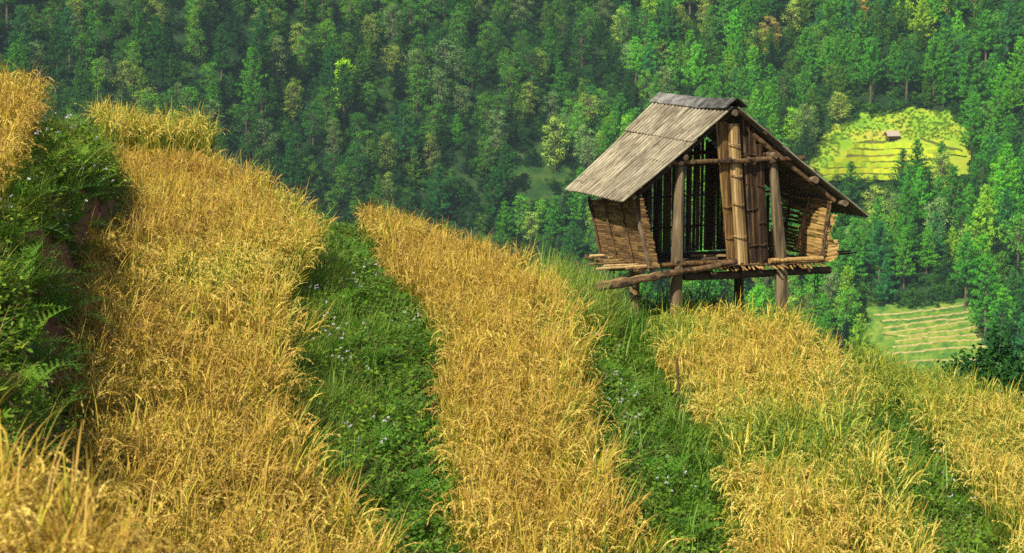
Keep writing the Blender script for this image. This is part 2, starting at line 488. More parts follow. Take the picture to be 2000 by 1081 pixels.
def depth_below(x, y):
    """metres below the eye of the ground (near hill)"""
    x = np.asarray(x, float); y = np.asarray(y, float)
    ex, eh = edges_at(y)
    h = eh[0] - 0.04 * np.clip(ex[0] - x, 0, 6)
    for k in range(len(ORDER) - 1):
        t = np.clip((x - ex[k]) / (ex[k + 1] - ex[k]), 0, 1)
        if k % 2 == 0:                                      # a bank: a little convex above, concave at its foot
            t = 0.22 * t + 0.78 * t ** 2.5 if k == 0 else t * 0.55 + 0.45 * t * t * (3 - 2 * t)
        h = h + (eh[k + 1] - eh[k]) * t
    h = h + 0.75 * np.maximum(0, x - ex[-1])
    px = 1000 + F_PX * x / np.maximum(y, 2)
    strip = sstep(27.5, 27.9, y) * sstep(150, 185, px) * (1 - sstep(412, 440, px))
    h = h - 0.22 * strip * (1 - sstep(29.6, 30.2, y))
    d = np.maximum(0, y - crest_z(x, y))
    h = h + 0.8 * (np.sqrt(d * d + 0.25) - 0.5)
    onbank = np.exp(-((x - (ex[0] + ex[1]) / 2) / 0.5) ** 2)
    return h + 0.10 * (fbm(x * 1.4, y * 1.4, 5) - 0.5) + onbank * (0.28 * (fbm(x * 4.5, y * 3.0, 15) - 0.5) + 0.10 * (vnoise(x * 3.3, y * 4.1, 19) - 0.5))


def mountain(x, y):
    """far mountainside with a gully in the middle: its left flank turns away from the sun"""
    xg = -6 + (y - 450) * 0.39
    dx = x - xg
    off = np.sqrt(dx * dx + 400) - 20
    y0 = 442 - np.where(dx < 0, 0.56, 0.42) * off
    z = -78 + 0.58 * (y - y0)
    z = z + 22 * (fbm(x / 58, y / 58, 21) - 0.5) + 2.5 * (fbm(x / 13, y / 13, 33, 2) - 0.5)
    return np.minimum(z, 95 + 0.05 * z)


def ground(x, y):
    x = np.asarray(x, float); y = np.asarray(y, float)
    yn = np.minimum(y, 38)
    z = -depth_below(np.clip(x, -60, 60), yn) - 0.7 * np.maximum(0, y - 38)
    z = np.maximum(z, -82)
    far = np.maximum(mountain(x, y), -80)
    w = sstep(200, 260, y)
    return np.where(y > 200, np.maximum(z, far * w + -82 * (1 - w)), z)


def gz(x, y):
    return float(ground(np.array([x]), np.array([y]))[0])


def hit(px, py, lo=330, hi=760):
    """where the sight line of a photo pixel meets the far mountainside"""
    d = ray(px, py)
    ts = np.linspace(lo, hi, 1500)
    xs, ys, zs = d.x * ts / d.y, ts, d.z * ts / d.y
    g = ground(xs, ys)
    k = int(np.argmax(g >= zs))
    return float(xs[k]), float(ys[k]), float(g[k])


# near sheet
xs = np.arange(-17, 21.01, 0.11); ys = np.arange(-6, 38.01, 0.11)
X, Y = np.meshgrid(xs, ys)
tag(grid_obj('ground', X, Y, ground(X, Y), M['soil']), 'red brown soil of the rice terraces on the steep hill spur', 'ground', kind='structure')
# far sheet: valley and mountainside
xs = np.concatenate([np.arange(-330, -170, 8), np.arange(-170, 190, 2.5), np.arange(190, 331, 8)])
ys = np.concatenate([np.arange(-12, 40, 4), np.arange(40, 330, 8), np.arange(330, 680, 2.5), np.arange(680, 801, 10)])
X, Y = np.meshgrid(xs, ys)
Z = ground(X, Y)
inside = (X > -16.5) & (X < 20.5) & (Y > -5.5) & (Y < 37.5)
Z = np.where(inside, Z - 3.0, Z - 0.1 * (Y < 60))
tag(grid_obj('mountain', X, Y, Z, M['hillside']), 'forested mountainside rising across the valley behind the hut', 'mountain', kind='structure')

# ------------------------------------------------------------------ scatter: one stuff object of many plants


def scatter(name, pts, rot, scl, idx, tint, sources, label, cat):
    me = bpy.data.meshes.new(name)
    me.vertices.add(len(pts)); me.vertices.foreach_set('co', np.asarray(pts, np.float32).ravel())
    for nm, typ, key, val in (('rot', 'FLOAT_VECTOR', 'vector', np.asarray(rot, np.float32).ravel()), ('scl', 'FLOAT', 'value', np.asarray(scl, np.float32)),
                              ('idx', 'INT', 'value', np.asarray(idx, np.int32)), ('tint', 'FLOAT', 'value', np.asarray(tint, np.float32))):
        a = me.attributes.new(nm, typ, 'POINT')
        a.data.foreach_set(key, val)
    me.update()
    o = bpy.data.objects.new(name, me)
    COL.objects.link(o)
    ng = bpy.data.node_groups.new('scatter_' + name, 'GeometryNodeTree')
    ng.interface.new_socket('Geometry', in_out='INPUT', socket_type='NodeSocketGeometry')
    ng.interface.new_socket('Geometry', in_out='OUTPUT', socket_type='NodeSocketGeometry')
    nd, ln = ng.nodes, ng.links
    gi, go = nd.new('NodeGroupInput'), nd.new('NodeGroupOutput')
    iop = nd.new('GeometryNodeInstanceOnPoints')
    ci = nd.new('GeometryNodeCollectionInfo')
    ci.inputs['Collection'].default_value = sources
    ci.inputs['Separate Children'].default_value = True
    ci.inputs['Reset Children'].default_value = True
    iop.inputs['Pick Instance'].default_value = True
    ln.new(gi.outputs[0], iop.inputs['Points'])
    ln.new(ci.outputs[0], iop.inputs['Instance'])
    for nm, typ, sock in (('rot', 'FLOAT_VECTOR', 'Rotation'), ('scl', 'FLOAT', 'Scale'), ('idx', 'INT', 'Instance Index')):
        na = nd.new('GeometryNodeInputNamedAttribute')
        na.data_type = typ
        na.inputs['Name'].default_value = nm
        ln.new(na.outputs[0], iop.inputs[sock])
    ln.new(iop.outputs[0], go.inputs[0])
    md = o.modifiers.new('scatter', 'NODES')
    md.node_group = ng
    return tag(o, label, cat, kind='stuff')


def src_collection(name, builders):
    c = bpy.data.collections.new(name)
    for i, o in enumerate(builders):
        o.name = f'{name}_{i:02d}'
        c.objects.link(o)
    return c


# ------------------------------------------------------------------ plants: meshes
def arc_pts(p, az, up0, L, n, droop, power=1.0):
    """points of a blade that starts at p with elevation up0 and bends down by droop over its length"""
    pts = [Vector(p)]
    for i in range(n):
        t = ((i + 0.5) / n) ** power
        e = up0 - droop * t
        pts.append(pts[-1] + Vector((math.cos(az) * math.cos(e), math.sin(az) * math.cos(e), math.sin(e))) * (L / n))
    return pts


def rice_tuft(stems, leafy=3, lean=0.28, erect=False):
    b = MB()
    for s in range(stems):
        az = random.uniform(0, 2 * math.pi)
        rr = random.uniform(0, 0.05)
        p0 = Vector((math.cos(az) * rr, math.sin(az) * rr, 0))
        ln = random.uniform(0.03, lean)
        az2 = az + random.uniform(-0.7, 0.7)
        H = random.uniform(0.42, 0.56)
        e0 = R(90) - ln * 0.4
        pts = arc_pts(p0, az2, e0, H, 4, ln * 0.8)
        side = Vector((-math.sin(az2 + random.uniform(-1, 1)), math.cos(az2), 0)).normalized()
        rnd = random.random()
        b.ribbon(pts, [0.006, 0.006, 0.005, 0.004, 0.003], side, 2, rnd, [i / 4 * 0.75 for i in range(5)])
        # ear of grain: an arch of hanging grains
        if random.random() < (0.5 if erect else 0.80):
            L = random.uniform(0.16, 0.23)
            ear = arc_pts(pts[-1], az2 + random.uniform(-0.5, 0.5), e0 - ln * 0.8, L, 7, random.uniform(1.7, 3.1) * (0.55 if erect else 1), 0.8)
            b.ribbon(ear, [0.003, 0.005, 0.007, 0.009, 0.009, 0.008, 0.006, 0.002], side, 1, rnd, [0.9] * 8)
            for g in range(28):
                t = 0.12 + 0.88 * g / 28
                k = min(int(t * 7), 6); f = t * 7 - k
                q = ear[k].lerp(ear[k + 1], f)
                d = (ear[k + 1] - ear[k]).normalized()
                o = Vector((random.gauss(0, 1), random.gauss(0, 1), random.gauss(0, 1) - 0.6)).normalized()
                sp = 0.0105 * math.sin(math.pi * min(1, t * 0.75 + 0.2)) + 0.003
                c = q + o * sp * random.uniform(0.3, 1)
                ax = (d * 0.9 + o * 0.35 + Vector((0, 0, -0.35))).normalized()
                sd = ax.cross(Vector((random.gauss(0, 1), random.gauss(0, 1), random.gauss(0, 1)))).normalized()
                gl, gw = random.uniform(0.011, 0.015), random.uniform(0.0045, 0.0065)
                b.add([c - ax * gl * 0.6, c + sd * gw * 0.6, c + ax * gl * 0.7, c - sd * gw * 0.6], [(0, 1, 2, 3)], 1, min(1, max(0, rnd * 0.5 + random.random() * 0.5)), [0.9] * 4)
        # leaves
        for l in range(leafy):
            t = random.uniform(0.3, 0.95)
            k = min(int(t * 4), 3)
            q = pts[k].lerp(pts[k + 1], t * 4 - k)
            la = az2 + random.uniform(-2.2, 2.2)
            L = random.uniform(0.18, 0.38)
            up = random.uniform(R(64), R(89))
            lp = arc_pts(q, la, up, L, 5, random.uniform(0.15, 1.3), 1.3)
            w = random.uniform(0.004, 0.008)
            sd = Vector((-math.sin(la), math.cos(la), random.uniform(-0.4, 0.4))).normalized()
            hh = [min(1, (p.z) / 0.65) for p in lp]
            b.ribbon(lp, [w * 0.7, w, w, w * 0.8, w * 0.5, 0.001], sd, 0, random.random(), hh)
    return b.build('rice', [M['rice_leaf'], M['rice_grain'], M['rice_stem']], link=False)


RICE = src_collection('rice_src', [rice_tuft(random.randint(8, 12), 3, 0.25) for _ in range(12)] + [rice_tuft(9, 4, 0.22, True) for _ in range(5)])


def frond(b, p, az, up, L, droop, rnd, detail=True, mat=0):
    n = 13
    pts = arc_pts(p, az, up, L, n, droop, 1.2)
    side0 = Vector((-math.sin(az), math.cos(az), 0))
    b.ribbon(pts, [0.006] * n + [0.002], side0, mat, 0.3 * rnd)
    for i in range(2, n + 1):
        t = i / n
        wl = L * 0.30 * (1.03 - t) ** 0.85 * min(1, t * 4.5) + 0.004
        d = (pts[i] - pts[i - 1]).normalized()
        nrm = side0.cross(d).normalized()
        for sgn in (-1, 1):
            ax = (side0 * sgn * 0.86 + d * 0.5 - nrm * random.uniform(0.0, 0.3)).normalized()
            q = pts[i]
            m = 6 if detail else 1
            if detail:
                perp = ax.cross(nrm).normalized()
                for j in range(m):
                    tt = (j + 0.4) / m
                    c = q + ax * wl * tt - nrm * wl * 0.25 * tt * tt
                    pl = wl * 0.15 * (1 - tt * 0.75) + 0.004
                    for s2 in (-1, 1):
                        e = c + (perp * s2 * 0.9 + ax * 0.45).normalized() * pl
                        hw = ax * wl / m * 0.33
                        b.add([c - hw, c + hw, e + hw * 0.5, e - hw * 0.3], [(0, 1, 2, 3)], mat, min(1, max(0, rnd + random.uniform(-0.2, 0.2))))
                b.add([q, q + ax * wl * 0.5 + perp * 0.002, q + ax * wl, q + ax * wl * 0.5 - perp * 0.002], [(0, 1, 2, 3)], mat, rnd)
            else:
                perp = ax.cross(nrm).normalized() * wl * 0.16
                e = q + ax * wl - nrm * wl * 0.25
                md = q + ax * wl * 0.45
                b.add([q, md + perp, e, md - perp], [(0, 1, 2, 3)], mat, min(1, max(0, rnd + random.uniform(-0.25, 0.25))))


def fern_mesh(nf, size, detail, mat, name='fern', link=False):
    b = MB()
    for k in range(nf):
        az = 2 * math.pi * (k + random.uniform(-0.3, 0.3)) / nf
        frond(b, (0, 0, 0), az, random.uniform(R(28), R(75)), size * random.uniform(0.75, 1.15), random.uniform(0.7, 1.5), random.uniform(0.1, 0.9), detail)
    return b.build(name, [mat], link=link)


def weed_mesh(mat_leaf, n=10, h=0.28, leaf=0.05, twig=True):
    b = MB()
    for s in range(n):
        az = random.uniform(0, 6.28)
        pts = arc_pts((random.gauss(0, 0.04), random.gauss(0, 0.04), 0), az, random.uniform(R(45), R(88)), h * random.uniform(0.5, 1.2), 4, random.uniform(0.1, 0.9))
        sd = Vector((-math.sin(az), math.cos(az), 0))
        b.ribbon(pts, [0.005, 0.004, 0.004, 0.003, 0.002], sd, 1 if twig else 0, random.random())
        rnd = random.random()
        for i in range(1, 5):
            for _ in range(4):
                la = random.uniform(0, 6.28)
                e = random.uniform(-0.5, 0.7)
                d = Vector((math.cos(la) * math.cos(e), math.sin(la) * math.cos(e), math.sin(e)))
                q = pts[i] - (pts[i] - pts[i - 1]) * random.random()
                L = leaf * random.uniform(0.5, 1.2)
                sd2 = d.cross(Vector((random.gauss(0, .4), random.gauss(0, .4), 1))).normalized() * L * 0.28
                b.add([q, q + d * L * 0.45 + sd2, q + d * L, q + d * L * 0.45 - sd2], [(0, 1, 2, 3)], 0, min(1, max(0, rnd * 0.6 + random.random() * 0.4)))
    return b.build('weed', [mat_leaf, M['twig']], link=False)


def grass_mesh(n=26, h=0.38, w=0.006):
    b = MB()
    for s in range(n):
        az = random.uniform(0, 6.28)
        L = h * random.uniform(0.5, 1.25)
        pts = arc_pts((random.gauss(0, 0.05), random.gauss(0, 0.05), 0), az, random.uniform(R(55), R(88)), L, 5, random.uniform(0.2, 1.7), 1.3)
        b.ribbon(pts, [w, w, w * 0.9, w * 0.7, w * 0.4, 0.001], Vector((-math.sin(az), math.cos(az), random.uniform(-0.3, 0.3))).normalized(), 0, random.random())
    return b.build('grass', [M['grass']], link=False)


COVER = src_collection('cover_src',
    [weed_mesh(M['weed'], 12, 0.26, 0.05) for _ in range(4)] +          # 0-3 leafy
    [weed_mesh(M['weed'], 14, 0.18, 0.03) for _ in range(3)] +          # 4-6 small leafy
    [grass_mesh(30, 0.34, 0.005) for _ in range(3)] +                   # 7-9 fine grass
    [fern_mesh(6, 0.24, False, M['fern_stuff']) for _ in range(3)] +    # 10-12 small fern
    [grass_mesh(20, 0.62, 0.011) for _ in range(2)] +                   # 13-14 coarse tall grass
    [weed_mesh(M['twig'], 10, 0.2, 0.02) for _ in range(2)])            # 15-16 dry twigs


# ------------------------------------------------------------------ rice on the terraces
def region_of(x, y):
    """even = bank number / odd = field: -1 field0, 0 bank 0-1, 1 field1, 2 bank 1-2, 3 field2, 4 bank, 5 field3, 6 bank, 7 field4, 8 beyond"""
    ex, _ = edges_at(y)
    return (x[None, :] > ex).sum(0) - 1, ex


def rand_xy(n, x0, x1, y0, y1):
    return RNG.uniform(x0, x1, n), RNG.uniform(y0, y1, n)


def jit(m, s=0.22):
    return RNG.normal(0, s, m)


def in_view(x, y, z, m=140):
    px, py = proj(x, y, z)
    return (px > -m) & (px < 2000 + m) & (py < 1081 + m * 2.5)


DENS = 50
AREA = (-8, 9, 3.2, 30.2)
n = int(DENS * (AREA[1] - AREA[0]) * (AREA[3] - AREA[2]))
x, y = rand_xy(n, *AREA)
x2, y2 = rand_xy(1400, -2.5, 1.5, 3.6, 7.5)
x, y = np.concatenate([x, x2]), np.concatenate([y, y2])
reg, ex = region_of(x, y)
z = ground(x, y)
vis = in_view(x, y, z + RH)
pxs = 1000 + F_PX * x / y
zc = crest_z(x, y)
hutpx = (pxs > 1200) & (pxs < 1560) & (y > 25.9) & (y < 28.6)
fields = {
    0: (reg == -1) & (y < 21.8),
    1: (reg == 1) & (y < 27.5),
    2: (reg == 3) & (y < 28.2),
    3: (reg == 5) & (y < 28.3) & ~hutpx,
    4: (reg == 7) & (y < zc + 0.3),
    5: (pxs > 188) & (pxs < 408) & (y > 27.8) & (y < 29.7),
}
FLAB = {0: 'blurred golden rice on the uppermost terrace, nearest the camera and at the top corner', 1: 'golden rice filling the wide terrace between red bank and first green bank',
        2: 'golden rice filling the middle terrace between the two green banks', 3: 'ripe rice streaked with green on the terrace below the hut',
        4: 'greener rice on the lowest terrace beside the dark shrub', 5: 'short strip of tall upright rice on the skyline behind the wide terrace'}


def bumpn(x, y, s, sd):
    return fbm(x / s, y / s, sd, 2)


for k, msk in fields.items():
    s = msk & vis
    X_, Y_, Z_, P_ = x[s], y[s], z[s], pxs[s]
    m = len(X_)
    py_ = proj(X_, Y_, Z_ + RH)[1]
    ti = 0.14 + 0.46 * (bumpn(X_, Y_, 1.1, 40 + k) - 0.45) + RNG.normal(0, 0.08, m)
    rot = np.stack([RNG.normal(0, 0.10, m), RNG.normal(0, 0.10, m), RNG.uniform(0, 6.28, m)], 1)
    scl = RNG.uniform(0.86, 1.14, m)
    idx = RNG.integers(0, 12, m)
    if k == 1:
        g = np.exp(-(((P_ - 400) / 130) ** 2 + ((py_ - 510) / 45) ** 2))
        ti = ti + 0.5 * g
    if k == 3:
        g = np.exp(-(((P_ - 1560) / 190) ** 2 + ((py_ - 830) / 50) ** 2)) + 0.7 * np.exp(-(((P_ - 1330) / 60) ** 2 + ((py_ - 640) / 40) ** 2))
        ti = ti + 0.27 + 0.8 * g + 0.25 * sstep(25.2, 26.5, Y_)
        idx = np.where(RNG.random(m) < 0.18 + 0.75 * g + 0.4 * (Y_ > 25.4), RNG.integers(12, 17, m), idx)
    if k == 4:
        ti = ti + 0.50 + 0.6 * sstep(1980, 1700, P_) * sstep(860, 720, py_)
        idx = np.where(RNG.random(m) < 0.4, RNG.integers(12, 17, m), idx)
    if k == 5:
        ti = ti + 0.42
        idx = np.where(RNG.random(m) < 0.55, RNG.integers(12, 17, m), idx)
        scl *= 1.05
    if k == 2:
        ti = ti + 0.03
    if k == 0:
        scl = np.where(Y_ < 8, scl * 0.93, scl)
        rot[:, :2] *= 0.7
    # plants at the outer lip lean out over the bank
    if k in (1, 2, 3, 4):
        e = ex[{1: 2, 2: 4, 3: 6, 4: 8}[k]][s] - X_
        lean = np.clip(1 - e / 0.35, 0, 1)
        rot[:, 2] = np.where(lean > 0.1, RNG.uniform(-0.5, 0.5, m), rot[:, 2])
        rot[:, 1] += lean * RNG.uniform(0.05, 0.45, m)
        ti = ti + 0.16 * lean
        idx = np.where((lean > 0.2) & (RNG.random(m) < 0.5), RNG.integers(12, 17, m), idx)
        idx = np.where((lean > 0.3) & (RNG.random(m) < 0.35), RNG.integers(12, 17, m), idx)
    scatter('rice_crop', np.stack([X_, Y_, Z_ - 0.02], 1), rot, scl, idx, np.clip(ti, 0, 1), RICE, FLAB[k], 'rice')

# ------------------------------------------------------------------ green cover of the banks
n = int(120 * (AREA[1] - AREA[0]) * (AREA[3] + 1 - AREA[2]))
x, y = rand_xy(n, AREA[0], AREA[1], AREA[2], AREA[3] + 1)
reg, ex = region_of(x, y)
z = ground(x, y)
pxs = 1000 + F_PX * x / y
zc = crest_z(x, y)
vis = in_view(x, y, z + 0.3)
strip = (pxs > 192) & (pxs < 405) & (y > 27.8) & (y < 29.7)
field_end = ((reg == 1) & (y > 27.4)) | ((reg == 3) & (y > 28.1)) | ((reg == 5) & (y > 28.2)) | ((reg == 7) & (y > zc + 0.2)) | ((reg == -1) & (y > 21.7)) | (reg == 8)
hutpx = (reg == 5) & (pxs > 1200) & (pxs < 1560) & (y > 25.9)
bank = ((reg % 2 == 0) & (reg >= 0) | field_end | hutpx) & (reg >= -1)
frac = np.zeros(n)
for k in (0, 2, 4, 6):
    s = reg == k
    frac[s] = ((x - ex[k]) / (ex[k + 1] - ex[k]))[s]
BLAB = {0: 'ferns, grass and weeds over the tall red bank beside the wide terrace', 2: 'light green grass and dark weeds on the bank between the two golden terraces',
        4: 'tangled green weeds and long grass on the bank left of the hut', 6: 'green weeds on the low bank beside the lowest terrace'}
for k in (0, 2, 4, 6):
    if k == 0: s = bank & (reg <= 1) & ~strip
    elif k == 6: s = bank & (reg >= 6)
    elif k == 4: s = bank & ((reg == 4) | (reg == 5))
    else: s = bank & ((reg == 2) | (reg == 3))
    s = s & vis
    X_, Y_, Z_, P_, fr = x[s], y[s], z[s], pxs[s], frac[s]
    m = len(X_)
    py_ = proj(X_, Y_, Z_)[1]
    patch = bumpn(X_, Y_, 0.7, 60 + k)
    rr = RNG.random(m)
    if k == 0:
        # soil shows through low on the bank
        bare = sstep(0.34, 0.66, fr + 0.8 * (bumpn(X_, Y_, 0.6, 77) - 0.5)) * (Y_ > 11)
        keep = RNG.random(m) > 0.82 * bare
        idx = np.where(rr < 0.30, RNG.integers(10, 13, m), np.where(rr < 0.62, RNG.integers(0, 7, m), np.where(rr < 0.84, RNG.integers(7, 10, m), RNG.integers(15, 17, m))))
        ti = 1.1 - 0.3 * fr + 0.5 * (patch - 0.5)
    elif k == 2:
        keep = RNG.random(m) < 1
        grassy = sstep(0.55, 0.25, fr + 0.6 * (patch - 0.5))
        idx = np.where(rr < 0.50 * grassy + 0.08, RNG.integers(7, 10, m), np.where(rr < 0.72, RNG.integers(0, 7, m), np.where(rr < 0.86, RNG.integers(10, 13, m), RNG.integers(15, 17, m))))
        ti = 0.25 + 0.5 * grassy + 0.3 * (patch - 0.5)
    else:
        keep = RNG.random(m) < 1
        idx = np.where(rr < 0.58, RNG.integers(0, 7, m), np.where(rr < 0.70, RNG.integers(7, 10, m), np.where(rr < 0.90, RNG.integers(10, 13, m), np.where(rr < 0.915, RNG.integers(13, 15, m), RNG.integers(15, 17, m)))))
        ti = 0.40 + 0.7 * (patch - 0.5)
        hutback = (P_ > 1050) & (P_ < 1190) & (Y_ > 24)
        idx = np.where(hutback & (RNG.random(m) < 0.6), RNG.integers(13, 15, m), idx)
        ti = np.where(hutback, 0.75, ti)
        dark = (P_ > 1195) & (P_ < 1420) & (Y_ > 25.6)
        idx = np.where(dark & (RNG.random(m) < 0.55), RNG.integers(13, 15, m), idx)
        ti = np.where(dark, 0.1, ti)  # shadow under the hut painted into the plants as a darker tint
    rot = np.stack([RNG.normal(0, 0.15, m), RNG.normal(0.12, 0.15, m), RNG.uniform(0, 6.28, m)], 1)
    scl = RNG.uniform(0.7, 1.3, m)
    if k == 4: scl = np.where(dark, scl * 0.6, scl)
    near_edge = (fr < 0.15) & (fr > 0)
    scl = np.where(near_edge, scl * 0.8, scl)
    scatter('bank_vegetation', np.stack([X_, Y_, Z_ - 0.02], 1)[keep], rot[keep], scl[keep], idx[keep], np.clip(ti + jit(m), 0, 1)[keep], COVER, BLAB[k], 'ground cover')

# ------------------------------------------------------------------ the stilt hut
YAW = R(23)
HO = ray(1440, 520) * (26.5 / ray(1440, 520).y)            # front edge of the floor
HUT = empty('stilt_hut', HO, YAW)
tag(HUT, 'weathered bamboo and log hut on stilts with corrugated roof above the rice', 'hut')
_ci, _si = math.cos(YAW), math.sin(YAW)


def uvw(px, py, v=0.0):
    """hut coordinates (along the front, into the hut, up) of a sight line at depth v behind the front"""
    d = ray(px, py)
    o = -HO
    du, dv = d.x * _ci + d.y * _si, -d.x * _si + d.y * _ci
    ou, ov = o.x * _ci + o.y * _si, -o.x * _si + o.y * _ci
    t = (v - ov) / dv
    return Vector((ou + du * t, v, o.z + d.z * t))


EU, EV, EW = Vector((1, 0, 0)), Vector((0, 1, 0)), Vector((0, 0, 1))

# ---- roof of corrugated sheets
VF = -0.14
apex, eaveL, eaveR = uvw(1437, 206, VF), uvw(1216, 394, VF), uvw(1699, 424, VF)
ridgeB, eaveLB = uvw(1292, 187, VF + 1.85), uvw(1104, 371, VF + 1.80)
eaveRB = eaveR + (ridgeB - apex) + Vector((0.02, 0, -0.06))


def roof_sheet(A, B, C, D, v0, v1, s0, s1, lift, rnd, wave=0.088, amp=0.019):
    """sheet on the roof plane A front ridge, B back ridge, C front eave, D back eave; v, s run 0..1 along ridge and down the slope"""
    depth = (B - A).length
    nx, ns = int(depth * (v1 - v0) / wave * 8), 9
    vs, uv, hv = [], [], []
    nrm = (C - A).cross(B - A).normalized()
    if nrm.z < 0: nrm = -nrm
    ph = random.random() * 6
    for j in range(ns + 1):
        s = s0 + (s1 - s0) * j / ns
        for i in range(nx + 1):
            t = v0 + (v1 - v0) * i / nx
            p = A.lerp(B, t).lerp(C.lerp(D, t), s)
            d = depth * (t - v0)
            hgt = amp * math.sin(2 * math.pi * d / wave) + lift * (0.3 + 0.7 * j / ns) - 0.016 * math.sin(math.pi * s) + 0.004 * math.sin(7 * t + ph)
            jag = 0.0
            if j == ns: jag = 0.006 * math.sin(2 * math.pi * d / wave) + random.uniform(-0.008, 0.008)
            vs.append(p + nrm * hgt + (C - A).normalized() * jag)
            uv.append((depth * t, (C - A).length * s))
            hv.append(0.5 + 0.5 * math.sin(2 * math.pi * d / wave))
    n1 = len(vs)
    vs += [p - nrm * 0.008 for p in vs]
    fs, W = [], nx + 1
    for j in range(ns):
        for i in range(nx):
            a = j * W + i
            fs.append((a, a + 1, a + W + 1, a + W))
            fs.append((n1 + a, n1 + a + W, n1 + a + W + 1, n1 + a + 1))
    rim = [i for i in range(nx)] 
    for i in rim:
        fs.append((i, n1 + i, n1 + i + 1, i + 1))
        a = ns * W + i
        fs.append((a, a + 1, n1 + a + 1, n1 + a))
    for j in range(ns):
        a = j * W
        fs.append((a, a + W, n1 + a + W, n1 + a))
        a = j * W + nx
        fs.append((a, n1 + a, n1 + a + W, a + W))
    b = MB()
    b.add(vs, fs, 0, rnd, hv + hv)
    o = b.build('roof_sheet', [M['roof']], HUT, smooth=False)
    me = o.data
    uvl = me.uv_layers.new(name='UVMap')
    uv2 = uv + uv
    li = np.zeros(len(me.loops), np.int32); me.loops.foreach_get('vertex_index', li)
    uvl.data.foreach_set('uv', np.array(uv2, np.float32)[li].ravel() + rnd * 3.0)
    return o


for A, B, C, D in ((apex, ridgeB, eaveL, eaveLB), (apex, ridgeB, eaveR, eaveRB)):
    for (v0, v1, lf) in ((0.0, 0.53, 0.0), (0.5, 1.0, 0.006)):
        roof_sheet(A, B, C, D, v0, v1, 0.35, 1.0, 0.0 + lf, random.random())
        roof_sheet(A, B, C, D, v0, v1, 0.02, 0.385, 0.020 + lf, random.random())
# ridge caps: bent sheets, each over the next
ru = (ridgeB - apex).normalized()
for k, (t0, t1, lift, tilt) in enumerate(((-0.02, 0.36, 0.045, 0.045), (0.32, 0.71, 0.035, 0.0), (0.67, 1.03, 0.03, 0.0))):
    b = MB()
    prof = []
    for sgn, C in ((-1, eaveL), (0, None), (1, eaveR)):
        if sgn == 0: prof.append(Vector((0, 0, 0)))
        else: prof.append((C - apex).normalized() * 0.20 + Vector((0, 0, 0.012)))
    mid = [prof[0], prof[0] * 0.45 + Vector((0, 0, 0.012)), Vector((0, 0, 0.014)), prof[2] * 0.45 + Vector((0, 0, 0.012)), prof[2]]
    vs = []
    for i in range(7):
        t = t0 + (t1 - t0) * i / 6
        base = apex.lerp(ridgeB, t)
        l = lift + tilt * (1 - i / 6) ** 2
        for q in mid:
            vs.append(base + q + Vector((0, 0, l + random.uniform(-0.004, 0.004))))
    n1 = len(vs)
    vs += [p - Vector((0, 0, 0.009)) for p in vs]
    fs = []
    for i in range(6):
        for j in range(4):
            a = i * 5 + j
            fs += [(a, a + 1, a + 6, a + 5), (n1 + a, n1 + a + 5, n1 + a + 6, n1 + a + 1)]
        for j in (0, 4):
            a = i * 5 + j
            fs.append((a, a + 5, n1 + a + 5, n1 + a))
    for i in (0, 6):
        for j in range(4):
            a = i * 5 + j
            fs.append((a, a + 1, n1 + a + 1, n1 + a))
    b.add(vs, fs, 0, random.random())
    b.build('ridge_cap', [M['cap']], HUT)
# purlins: round logs running into the hut, their ends showing under the sheets
nL = (eaveL - apex).normalized(); nR = (eaveR - apex).normalized()
dn = Vector((0, 0, -0.07))
b = MB(); b.log(apex + Vector((0, -0.0, -0.10)), ridgeB + Vector((0, -0.1, -0.09)), 0.045, 0.04); b.build('ridge_pole', [M['grey_wood']], HUT)
for px, py, r in ((1497, 257, 0.042), (1516, 304, 0.040), (1594, 352, 0.050), (1652, 397, 0.045)):
    p = uvw(px, py, VF + 0.02)
    s = (p.x - apex.x) / (eaveR.x - apex.x)
    e = apex.lerp(eaveR, s) + (ridgeB - apex) * 0.96
    b = MB(); b.log(p, Vector((p.x, e.y, p.z + (ridgeB - apex).z * 0.9)), r, r * 0.9); b.build('purlin', [M['grey_wood']], HUT)
for px, py, r in ((1238, 384, 0.038), (1307, 322, 0.036), (1340, 308, 0.04)):
    p = uvw(px, py, VF + 0.03)
    b = MB(); b.log(p, p + Vector((-0.02, 1.72, (ridgeB - apex).z * 0.85)), r, r * 0.9); b.build('purlin', [M['grey_wood']], HUT)
# rafters
b = MB(); b.log(uvw(1470, 262, 0.06), uvw(1630, 392, 0.02), 0.045, 0.038); b.build('rafter', [M['wood']], HUT)
b = MB(); b.log(uvw(1425, 222, 0.05), uvw(1246, 380, 0.05), 0.032, 0.03); b.build('rafter', [M['dark_wood']], HUT)
b = MB(); b.log(uvw(1425, 222, 0) + Vector((0, 1.5, 0)), uvw(1246, 380, 0) + Vector((0, 1.5, 0.05)), 0.032, 0.03); b.build('rafter', [M['dark_wood']], HUT)
b = MB(); b.log(uvw(1440, 222, 0) + Vector((0, 1.5, 0)), uvw(1650, 410, 0) + Vector((0, 1.5, 0.05)), 0.035, 0.03); b.build('rafter', [M['dark_wood']], HUT)

# ---- posts that go down to the ground, each squared by hand
def post(ptop, pfloor, pfoot, r0, r1, name='post', mat='post'):
    b = MB()
    low = Vector((pfoot.x, pfoot.y, pfoot.z - 0.75))
    pts = [ptop, ptop.lerp(pfloor, 0.33), ptop.lerp(pfloor, 0.66), pfloor, pfloor.lerp(low, 0.4), low]
    b.tube(pts, [r0, r0 * 1.03, (r0 + r1) / 2, r1 * 0.98, r1 * 1.03, r1 * 1.05], 9, 0, random.random(), True, 0.05)
    return b.build(name, [M[mat]], HUT)


